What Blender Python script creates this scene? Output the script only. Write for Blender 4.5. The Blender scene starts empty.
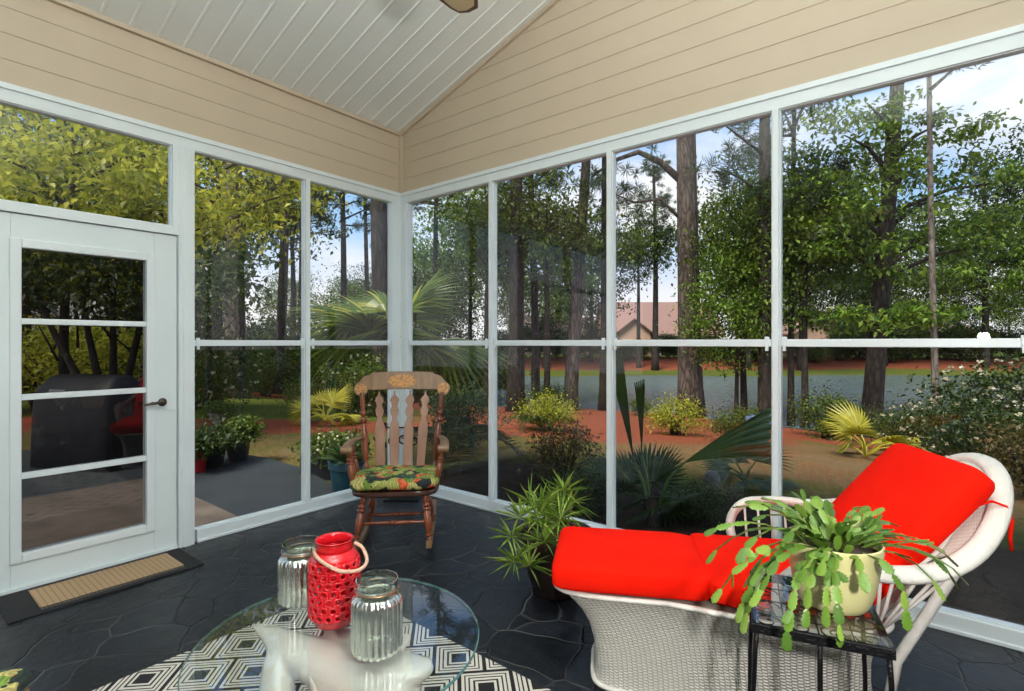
import bpy, math, random
import numpy as np
from mathutils import Vector, Matrix, Euler
PI = math.pi
R_ = math.radians
COL = bpy.context.scene.collection

# ------------------------------------------------------------------ frame of the room
# world: room corner post at the origin, left (door) wall on x = 0, right wall on y = 0, floor z = 0
TH = R_(38.6)
FW = Vector((-math.sin(TH), math.cos(TH), 0))
RT = Vector((math.cos(TH), math.sin(TH), 0))
CAM = Vector((3.941, -3.252, 1.36))
FPX = 528.0

def cam_xy(lat, d, z=0.0):
    p = CAM + FW * d + RT * lat
    return Vector((p.x, p.y, z))

# ------------------------------------------------------------------ mesh building
class MB:
    def __init__(s):
        s.v = []; s.f = []
    def add(s, vs, fs):
        o = len(s.v)
        s.v += [tuple(p) for p in vs]
        s.f += [tuple(i + o for i in f) for f in fs]
        return s
    def box(s, x0, x1, y0, y1, z0, z1, M=None):
        vs = [Vector(p) for p in ((x0,y0,z0),(x1,y0,z0),(x1,y1,z0),(x0,y1,z0),(x0,y0,z1),(x1,y0,z1),(x1,y1,z1),(x0,y1,z1))]
        if M: vs = [M @ p for p in vs]
        return s.add(vs, [(0,3,2,1),(4,5,6,7),(0,1,5,4),(1,2,6,5),(2,3,7,6),(3,0,4,7)])
    def tube(s, pts, rad, n=8, closed=False, sy=1.0, up=None):
        pts = [Vector(p) for p in pts]; k = len(pts)
        if not hasattr(rad, '__len__'): rad = [rad] * k
        up = Vector(up) if up else None
        vs = []; prev = None
        for i, p in enumerate(pts):
            if closed: t = pts[(i+1) % k] - pts[i-1]
            else: t = pts[min(i+1, k-1)] - pts[max(i-1, 0)]
            if t.length < 1e-9: t = Vector((0,0,1))
            t.normalize()
            if up is not None: a = up - t * up.dot(t)
            elif prev is None:
                a = Vector((0,0,1)) if abs(t.z) < .9 else Vector((1,0,0)); a = a - t * a.dot(t)
            else: a = prev - t * prev.dot(t)
            if a.length < 1e-6: a = Vector((1,0,0)) - t * t.x
            a.normalize(); prev = a; b = t.cross(a)
            for j in range(n):
                th = 2*PI*j/n
                vs.append(p + a * (math.cos(th)*rad[i]*sy) + b * (math.sin(th)*rad[i]))
        fs = []
        for i in range(k if closed else k-1):
            for j in range(n):
                a0 = i*n+j; a1 = i*n+(j+1) % n; i2 = (i+1) % k
                fs.append((a0, a1, i2*n+(j+1) % n, i2*n+j))
        if not closed:
            fs.append(tuple(range(n-1, -1, -1))); fs.append(tuple((k-1)*n+j for j in range(n)))
        return s.add(vs, fs)
    def lathe(s, prof, n=24, M=None, flute=None, cap=True):
        vs = []
        for i, (r, z) in enumerate(prof):
            for j in range(n):
                th = 2*PI*j/n; rr = r
                if flute: rr = r * flute(th, i/(len(prof)-1))
                vs.append(Vector((rr*math.cos(th), rr*math.sin(th), z)))
        if M: vs = [M @ p for p in vs]
        fs = []
        for i in range(len(prof)-1):
            for j in range(n):
                fs.append((i*n+j, i*n+(j+1) % n, (i+1)*n+(j+1) % n, (i+1)*n+j))
        if cap:
            fs.append(tuple(range(n-1, -1, -1))); fs.append(tuple((len(prof)-1)*n+j for j in range(n)))
        return s.add(vs, fs)
    def turned(s, p0, p1, prof, n=12):
        p0 = Vector(p0); p1 = Vector(p1); d = p1 - p0; L = d.length
        M = Matrix.Translation(p0) @ d.to_track_quat('Z', 'Y').to_matrix().to_4x4()
        return s.lathe([(r, t*L) for t, r in prof], n, M)
    def prism(s, outline, fn, t):
        """outline: (a,b) list; fn(a,b,c) -> point; c = 0..t thickness"""
        n = len(outline)
        vs = [fn(a, b, 0) for a, b in outline] + [fn(a, b, t) for a, b in outline]
        fs = [tuple(range(n-1, -1, -1)), tuple(range(n, 2*n))] + [(i, (i+1) % n, n+(i+1) % n, n+i) for i in range(n)]
        return s.add(vs, fs)
    def grid(s, P, cu=False, cv=False):
        nu = len(P); nv = len(P[0])
        vs = [p for row in P for p in row]; fs = []
        for i in range(nu if cu else nu-1):
            for j in range(nv if cv else nv-1):
                i2 = (i+1) % nu; j2 = (j+1) % nv
                fs.append((i*nv+j, i2*nv+j, i2*nv+j2, i*nv+j2))
        return s.add(vs, fs)
    def build(s, name, mat, parent=None, smooth=None, bevel=0, subsurf=0, solid=0, weld=False):
        me = bpy.data.meshes.new(name)
        me.from_pydata([tuple(p) for p in s.v], [], s.f); me.update()
        return finish(me, name, mat, parent, smooth, bevel, subsurf, solid)

def finish(me, name, mat, parent=None, smooth=None, bevel=0, subsurf=0, solid=0):
    if smooth is not None:
        me.polygons.foreach_set('use_smooth', [True]*len(me.polygons))
        if smooth < 180: me.set_sharp_from_angle(angle=R_(smooth))
    me.materials.append(mat)
    o = bpy.data.objects.new(name, me); COL.objects.link(o)
    if parent: o.parent = parent
    if solid:
        m = o.modifiers.new('solid', 'SOLIDIFY'); m.thickness = solid; m.offset = 0
    if bevel:
        m = o.modifiers.new('bevel', 'BEVEL'); m.width = bevel; m.segments = 2; m.limit_method = 'ANGLE'; m.angle_limit = R_(40)
    if subsurf:
        m = o.modifiers.new('sub', 'SUBSURF'); m.levels = m.render_levels = subsurf
    return o

def tag(o, label=None, cat=None, group=None, kind=None):
    if label: o['label'] = label
    if cat: o['category'] = cat
    if group: o['group'] = group
    if kind: o['kind'] = kind
    return o

def thing(name, label, cat, loc=(0,0,0), rz=0, group=None, kind=None):
    o = bpy.data.objects.new(name, None); COL.objects.link(o)
    o.location = loc; o.rotation_euler = (0,0,rz); o.empty_display_size = .1
    return tag(o, label, cat, group, kind)

def struct(o, label, cat): return tag(o, label, cat, None, 'structure')

def copy_tree(o, parent=None):
    c = o.copy(); COL.objects.link(c); c.parent = parent
    for ch in [x for x in bpy.data.objects if x.parent is o]:
        copy_tree(ch, c)
    return c

def leafmesh(name, P, D, N, L, W, fold=.25):
    """folded leaves: base points P, directions D, normals N, lengths L, widths W (numpy)"""
    n = len(P)
    D = D/np.linalg.norm(D, axis=1)[:, None]
    S = np.cross(D, N); S /= (np.linalg.norm(S, axis=1)[:, None]+1e-9)
    U = np.cross(S, D)
    L = L[:, None]; W = W[:, None]
    mid = P + D*L*.45 
    v = np.empty((n, 4, 3))
    v[:, 0] = P; v[:, 1] = mid + S*W*.5 + U*W*fold; v[:, 2] = P + D*L - U*L*.12; v[:, 3] = mid - S*W*.5 + U*W*fold
    idx = np.arange(n)[:, None]*4
    tri = np.concatenate([idx+np.array([[0,1,2]]), idx+np.array([[0,2,3]])], axis=1).reshape(-1)
    me = bpy.data.meshes.new(name)
    me.vertices.add(n*4); me.vertices.foreach_set('co', v.reshape(-1))
    me.loops.add(n*6); me.loops.foreach_set('vertex_index', tri.astype(np.int32))
    me.polygons.add(n*2); me.polygons.foreach_set('loop_start', (np.arange(n*2)*3).astype(np.int32))
    me.polygons.foreach_set('loop_total', np.full(n*2, 3, np.int32))
    me.update(calc_edges=True); me.validate()
    return me

# ------------------------------------------------------------------ materials
def newmat(name):
    m = bpy.data.materials.new(name); m.use_nodes = True
    nt = m.node_tree
    return m, nt, nt.nodes['Principled BSDF'], nt.nodes['Material Output']

def nd(nt, t, **kw):
    n = nt.nodes.new(t)
    for k, v in kw.items():
        if k.startswith('i_'): n.inputs[k[2:].replace('_', ' ')].default_value = v
        elif isinstance(k, str): setattr(n, k, v)
    return n

def ramp(nt, stops, interp='LINEAR'):
    r = nt.nodes.new('ShaderNodeValToRGB'); r.color_ramp.interpolation = interp
    e = r.color_ramp.elements
    while len(e) < len(stops): e.new(.5)
    for i, (p, c) in enumerate(stops):
        e[i].position = p; e[i].color = (*c, 1) if len(c) == 3 else c
    return r

def coord(nt, scale=(1,1,1), out='Object'):
    tc = nt.nodes.new('ShaderNodeTexCoord'); mp = nt.nodes.new('ShaderNodeMapping')
    mp.inputs['Scale'].default_value = scale
    nt.links.new(tc.outputs[out], mp.inputs[0]); return mp.outputs[0]

def simple(name, c1, c2=None, rough=.5, metal=0, scale=8, bump=0, bscale=60, stretch=(1,1,1), spec=.5, coat=0, trans=0):
    m, nt, b, out = newmat(name)
    b.inputs['Roughness'].default_value = rough; b.inputs['Metallic'].default_value = metal
    b.inputs['Specular IOR Level'].default_value = spec; b.inputs['Coat Weight'].default_value = coat
    co = coord(nt, stretch)
    if c2:
        nz = nd(nt, 'ShaderNodeTexNoise', i_Scale=scale, i_Detail=5.0); nt.links.new(co, nz.inputs['Vector'])
        r = ramp(nt, [(.32, c1), (.68, c2)]); nt.links.new(nz.outputs[0], r.inputs[0]); nt.links.new(r.outputs[0], b.inputs['Base Color'])
    else: b.inputs['Base Color'].default_value = (*c1, 1)
    if bump:
        n2 = nd(nt, 'ShaderNodeTexNoise', i_Scale=bscale, i_Detail=4.0); nt.links.new(co, n2.inputs['Vector'])
        bp = nd(nt, 'ShaderNodeBump', i_Strength=bump, i_Distance=.01); nt.links.new(n2.outputs[0], bp.inputs['Height']); nt.links.new(bp.outputs[0], b.inputs['Normal'])
    return m

def leafmat(name, cols, rough=.5, transl=.35):
    m, nt, b, out = newmat(name)
    g = nt.nodes.new('ShaderNodeNewGeometry')
    r = ramp(nt, [(i/(len(cols)-1), c) for i, c in enumerate(cols)])
    nt.links.new(g.outputs['Random Per Island'], r.inputs[0])
    b.inputs['Roughness'].default_value = rough
    nt.links.new(r.outputs[0], b.inputs['Base Color'])
    t = nt.nodes.new('ShaderNodeBsdfTranslucent'); nt.links.new(r.outputs[0], t.inputs[0])
    mx = nt.nodes.new('ShaderNodeMixShader'); mx.inputs[0].default_value = transl
    nt.links.new(b.outputs[0], mx.inputs[1]); nt.links.new(t.outputs[0], mx.inputs[2]); nt.links.new(mx.outputs[0], out.inputs[0])
    return m

def glassmat(name, tint=(1,1,1), ior=1.5, boost=1.0, rough=0.0):
    """thin clear pane: transparent with a fresnel reflection"""
    m, nt, b, out = newmat(name); nt.nodes.remove(b)
    tr = nt.nodes.new('ShaderNodeBsdfTransparent'); tr.inputs[0].default_value = (*tint, 1)
    gl = nt.nodes.new('ShaderNodeBsdfGlossy'); gl.inputs['Roughness'].default_value = rough
    lw = nt.nodes.new('ShaderNodeLayerWeight'); lw.inputs[0].default_value = .5
    f0 = ((ior-1)/(ior+1))**2
    mu = nd(nt, 'ShaderNodeMath', operation='MULTIPLY', use_clamp=True); mu.inputs[1].default_value = boost
    nt.links.new(math_(nt, 'ADD', math_(nt, 'MULTIPLY', math_(nt, 'POWER', lw.outputs['Facing'], 5), 1-f0), f0), mu.inputs[0])
    mx = nt.nodes.new('ShaderNodeMixShader')
    nt.links.new(mu.outputs[0], mx.inputs[0]); nt.links.new(tr.outputs[0], mx.inputs[1]); nt.links.new(gl.outputs[0], mx.inputs[2])
    nt.links.new(mx.outputs[0], out.inputs[0]); return m

def math_(nt, op, a, b=None, clamp=False):
    n = nd(nt, 'ShaderNodeMath', operation=op, use_clamp=clamp)
    for i, x in enumerate((a, b)):
        if x is None: continue
        if isinstance(x, (int, float)): n.inputs[i].default_value = x
        else: nt.links.new(x, n.inputs[i])
    return n.outputs[0]

def mat_slate(name='slate', c=((.003,.004,.006),(.018,.022,.028))):
    m, nt, b, out = newmat(name)
    co = coord(nt)
    nz = nd(nt, 'ShaderNodeTexNoise', i_Scale=1.3, i_Detail=3.0); nt.links.new(co, nz.inputs['Vector'])
    mixv = nd(nt, 'ShaderNodeVectorMath', operation='MULTIPLY_ADD'); nt.links.new(nz.outputs['Color'], mixv.inputs[0])
    mixv.inputs[1].default_value = (.35,.35,.35); nt.links.new(co, mixv.inputs[2])
    vo = nd(nt, 'ShaderNodeTexVoronoi', feature='DISTANCE_TO_EDGE', i_Scale=3.6); nt.links.new(mixv.outputs[0], vo.inputs['Vector'])
    vc = nd(nt, 'ShaderNodeTexVoronoi', feature='F1', i_Scale=3.6); nt.links.new(mixv.outputs[0], vc.inputs['Vector'])
    n2 = nd(nt, 'ShaderNodeTexNoise', i_Scale=9, i_Detail=8.0, i_Roughness=.65); nt.links.new(mixv.outputs[0], n2.inputs['Vector'])
    r = ramp(nt, [(.3, c[0]), (.75, c[1])]); nt.links.new(n2.outputs[0], r.inputs[0])
    hs = nd(nt, 'ShaderNodeHueSaturation'); nt.links.new(r.outputs[0], hs.inputs['Color'])
    sp = nt.nodes.new('ShaderNodeSeparateColor'); nt.links.new(vc.outputs['Color'], sp.inputs[0])
    nt.links.new(math_(nt, 'ADD', math_(nt, 'MULTIPLY', sp.outputs[0], .9), .5), hs.inputs['Value'])
    # grout: partly worn pale
    g = ramp(nt, [(0, (1,1,1)), (.006, (1,1,1)), (.018, (0,0,0))]); nt.links.new(vo.outputs[0], g.inputs[0])
    n3 = nd(nt, 'ShaderNodeTexNoise', i_Scale=2.2, i_Detail=2.0); nt.links.new(co, n3.inputs['Vector'])
    gr = ramp(nt, [(.45, (.003,.003,.004)), (.68, (.10,.10,.10))]); nt.links.new(n3.outputs[0], gr.inputs[0])
    mx = nd(nt, 'ShaderNodeMix', data_type='RGBA'); nt.links.new(g.outputs[0], mx.inputs[0]); nt.links.new(hs.outputs[0], mx.inputs[6]); nt.links.new(gr.outputs[0], mx.inputs[7])
    nt.links.new(mx.outputs[2], b.inputs['Base Color'])
    rr = ramp(nt, [(.3, (.28,)*3), (.7, (.5,)*3)]); nt.links.new(n2.outputs[0], rr.inputs[0]); nt.links.new(rr.outputs[0], b.inputs['Roughness'])
    gh = ramp(nt, [(0, (0,0,0)), (.025, (1,1,1))]); nt.links.new(vo.outputs[0], gh.inputs[0])
    h = math_(nt, 'ADD', gh.outputs[0], math_(nt, 'MULTIPLY', n2.outputs[0], 1.4))
    bp = nd(nt, 'ShaderNodeBump', i_Strength=.8, i_Distance=.008); nt.links.new(h, bp.inputs['Height']); nt.links.new(bp.outputs[0], b.inputs['Normal'])
    return m

def mat_weave(name, col, dark, su, sv, rough=.55, bump=.6):
    """wicker: strands alternate over upright stakes, UV in metres"""
    m, nt, b, out = newmat(name)
    tc = nt.nodes.new('ShaderNodeTexCoord'); s = nt.nodes.new('ShaderNodeSeparateXYZ'); nt.links.new(tc.outputs['UV'], s.inputs[0])
    u = math_(nt, 'DIVIDE', s.outputs[0], su); v = math_(nt, 'DIVIDE', s.outputs[1], sv)
    par = math_(nt, 'MULTIPLY', math_(nt, 'MODULO', math_(nt, 'FLOOR', u), 2), .5)
    fu = math_(nt, 'FRACT', u); su_ = math_(nt, 'SINE', math_(nt, 'MULTIPLY', fu, PI))
    fv = math_(nt, 'FRACT', math_(nt, 'ADD', v, par)); sv_ = math_(nt, 'SINE', math_(nt, 'MULTIPLY', fv, PI))
    h = math_(nt, 'MULTIPLY', math_(nt, 'POWER', su_, .35), math_(nt, 'POWER', sv_, .5))
    r = ramp(nt, [(.0, dark), (.55, col)]); nt.links.new(h, r.inputs[0]); nt.links.new(r.outputs[0], b.inputs['Base Color'])
    b.inputs['Roughness'].default_value = rough
    bp = nd(nt, 'ShaderNodeBump', i_Strength=bump, i_Distance=.006); nt.links.new(h, bp.inputs['Height']); nt.links.new(bp.outputs[0], b.inputs['Normal'])
    return m

def mat_rug():
    m, nt, b, out = newmat('rug')
    tc = nt.nodes.new('ShaderNodeTexCoord'); s = nt.nodes.new('ShaderNodeSeparateXYZ'); nt.links.new(tc.outputs['Object'], s.inputs[0])
    c = .21
    # lattice rotated by 45 degrees: squares set on point, each a nest of outlines around a black heart
    p = math_(nt, 'DIVIDE', math_(nt, 'ADD', s.outputs[0], s.outputs[1]), c*1.414)
    q = math_(nt, 'DIVIDE', math_(nt, 'SUBTRACT', s.outputs[0], s.outputs[1]), c*1.414)
    row = math_(nt, 'FLOOR', q)
    p = math_(nt, 'ADD', p, math_(nt, 'MULTIPLY', math_(nt, 'MODULO', math_(nt, 'ABSOLUTE', row), 2), .5))
    ap = math_(nt, 'ABSOLUTE', math_(nt, 'SUBTRACT', math_(nt, 'FRACT', p), .5))
    aq = math_(nt, 'ABSOLUTE', math_(nt, 'SUBTRACT', math_(nt, 'FRACT', q), .5))
    d = math_(nt, 'MULTIPLY', math_(nt, 'MAXIMUM', ap, aq), 2)
    K = (.012,.012,.014); W = (.66,.62,.54)
    r = ramp(nt, [(0, K), (.30, W), (.40, K), (.48, W), (.60, K), (.66, W), (.76, K), (.81, W), (.92, K)], 'CONSTANT')
    nt.links.new(d, r.inputs[0])
    nz = nd(nt, 'ShaderNodeTexNoise', i_Scale=260, i_Detail=2.0); nt.links.new(tc.outputs['Object'], nz.inputs['Vector'])
    bp = nd(nt, 'ShaderNodeBump', i_Strength=.4, i_Distance=.004); nt.links.new(nz.outputs[0], bp.inputs['Height']); nt.links.new(bp.outputs[0], b.inputs['Normal'])
    nt.links.new(r.outputs[0], b.inputs['Base Color']); b.inputs['Roughness'].default_value = .9
    return m

def mat_floral():
    m, nt, b, out = newmat('tropical_fabric')
    co = coord(nt)
    nz = nd(nt, 'ShaderNodeTexNoise', i_Scale=9, i_Detail=2.0); nt.links.new(co, nz.inputs['Vector'])
    mv = nd(nt, 'ShaderNodeVectorMath', operation='MULTIPLY_ADD'); nt.links.new(nz.outputs['Color'], mv.inputs[0]); mv.inputs[1].default_value = (.16,.16,.16); nt.links.new(co, mv.inputs[2])
    vo = nd(nt, 'ShaderNodeTexVoronoi', feature='F1', i_Scale=18); nt.links.new(mv.outputs[0], vo.inputs['Vector'])
    sp = nt.nodes.new('ShaderNodeSeparateColor'); nt.links.new(vo.outputs['Color'], sp.inputs[0])
    r = ramp(nt, [(0, (.02,.035,.03)), (.14, (.20,.34,.05)), (.34, (.62,.55,.18)), (.50, (.28,.42,.08)), (.62, (.85,.14,.05)), (.74, (.45,.48,.12)), (.90, (.05,.12,.06))], 'CONSTANT')
    nt.links.new(sp.outputs[0], r.inputs[0])
    wv = nd(nt, 'ShaderNodeTexWave', i_Scale=14, i_Distortion=6.0); nt.links.new(mv.outputs[0], wv.inputs['Vector'])
    mx = nd(nt, 'ShaderNodeMix', data_type='RGBA', blend_type='MULTIPLY'); mx.inputs[0].default_value = .5
    nt.links.new(r.outputs[0], mx.inputs[6]); nt.links.new(wv.outputs[0], mx.inputs[7]); nt.links.new(mx.outputs[2], b.inputs['Base Color'])
    b.inputs['Roughness'].default_value = .85
    return m

def mat_bark(name, c1, c2, c3):
    m, nt, b, out = newmat(name)
    co = coord(nt, (1,1,.22))
    vo = nd(nt, 'ShaderNodeTexVoronoi', feature='DISTANCE_TO_EDGE', i_Scale=9); 
    nz = nd(nt, 'ShaderNodeTexNoise', i_Scale=5, i_Detail=6.0); nt.links.new(co, nz.inputs['Vector'])
    mv = nd(nt, 'ShaderNodeVectorMath', operation='MULTIPLY_ADD'); nt.links.new(nz.outputs['Color'], mv.inputs[0]); mv.inputs[1].default_value = (.25,.25,.25); nt.links.new(co, mv.inputs[2])
    nt.links.new(mv.outputs[0], vo.inputs['Vector'])
    r = ramp(nt, [(0, c1), (.12, c2), (.5, c3)]); nt.links.new(vo.outputs[0], r.inputs[0]); nt.links.new(r.outputs[0], b.inputs['Base Color'])
    b.inputs['Roughness'].default_value = .9
    bp = nd(nt, 'ShaderNodeBump', i_Strength=.8, i_Distance=.04); nt.links.new(vo.outputs[0], bp.inputs['Height']); nt.links.new(bp.outputs[0], b.inputs['Normal'])
    return m

def mat_ground():
    m, nt, b, out = newmat('garden_ground')
    at = nd(nt, 'ShaderNodeAttribute', attribute_name='cover'); sp = nt.nodes.new('ShaderNodeSeparateColor'); nt.links.new(at.outputs['Color'], sp.inputs[0])
    co = coord(nt)
    n1 = nd(nt, 'ShaderNodeTexNoise', i_Scale=1.6, i_Detail=6.0, i_Roughness=.6); nt.links.new(co, n1.inputs['Vector'])
    n2 = nd(nt, 'ShaderNodeTexNoise', i_Scale=14, i_Detail=8.0, i_Roughness=.75); nt.links.new(co, n2.inputs['Vector'])
    n4 = nd(nt, 'ShaderNodeTexNoise', i_Scale=.8, i_Detail=3.0); nt.links.new(co, n4.inputs['Vector'])
    grass = ramp(nt, [(.3, (.045,.065,.010)), (.7, (.15,.17,.03))]); nt.links.new(n2.outputs[0], grass.inputs[0])
    straw = ramp(nt, [(.3, (.13,.032,.018)), (.7, (.38,.11,.055))]); nt.links.new(n2.outputs[0], straw.inputs[0])
    dry = ramp(nt, [(.3, (.10,.06,.025)), (.7, (.27,.17,.08))]); nt.links.new(n2.outputs[0], dry.inputs[0])
    soil = ramp(nt, [(.3, (.012,.01,.008)), (.7, (.05,.035,.025))]); nt.links.new(n2.outputs[0], soil.inputs[0])  # bed soil tone, with the shade near the house put into it
    wob = math_(nt, 'ADD', math_(nt, 'MULTIPLY', math_(nt, 'SUBTRACT', n1.outputs[0], .5), 1.1), math_(nt, 'MULTIPLY', math_(nt, 'SUBTRACT', n2.outputs[0], .5), .7))
    cur = None
    def mask(ch, k=5):
        a = math_(nt, 'ADD', ch, math_(nt, 'MULTIPLY', wob, .8))
        return math_(nt, 'MULTIPLY', math_(nt, 'SUBTRACT', a, .4), k, True)
    c = grass.outputs[0]
    for col, ch, k in ((dry, sp.outputs[1], 2.5), (straw, sp.outputs[0], 5), (soil, sp.outputs[2], 4)):
        mx = nd(nt, 'ShaderNodeMix', data_type='RGBA'); nt.links.new(mask(ch, k), mx.inputs[0]); nt.links.new(c, mx.inputs[6]); nt.links.new(col.outputs[0], mx.inputs[7]); c = mx.outputs[2]
    nt.links.new(c, b.inputs['Base Color']); b.inputs['Roughness'].default_value = .95; b.inputs['Specular IOR Level'].default_value = .1
    bp = nd(nt, 'ShaderNodeBump', i_Strength=.6, i_Distance=.05); nt.links.new(n2.outputs[0], bp.inputs['Height']); nt.links.new(bp.outputs[0], b.inputs['Normal'])
    return m

def mat_water():
    m, nt, b, out = newmat('pond_water')
    b.inputs['Base Color'].default_value = (.10,.145,.19,1); b.inputs['Roughness'].default_value = .05; b.inputs['IOR'].default_value = 1.33
    b.inputs['Specular IOR Level'].default_value = .9
    co = coord(nt, (1,1,1))
    n1 = nd(nt, 'ShaderNodeTexNoise', i_Scale=2.2, i_Detail=3.0, i_Roughness=.5); nt.links.new(co, n1.inputs['Vector'])
    bp = nd(nt, 'ShaderNodeBump', i_Strength=1.0, i_Distance=.22); nt.links.new(n1.outputs[0], bp.inputs['Height']); nt.links.new(bp.outputs[0], b.inputs['Normal'])
    return m

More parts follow.
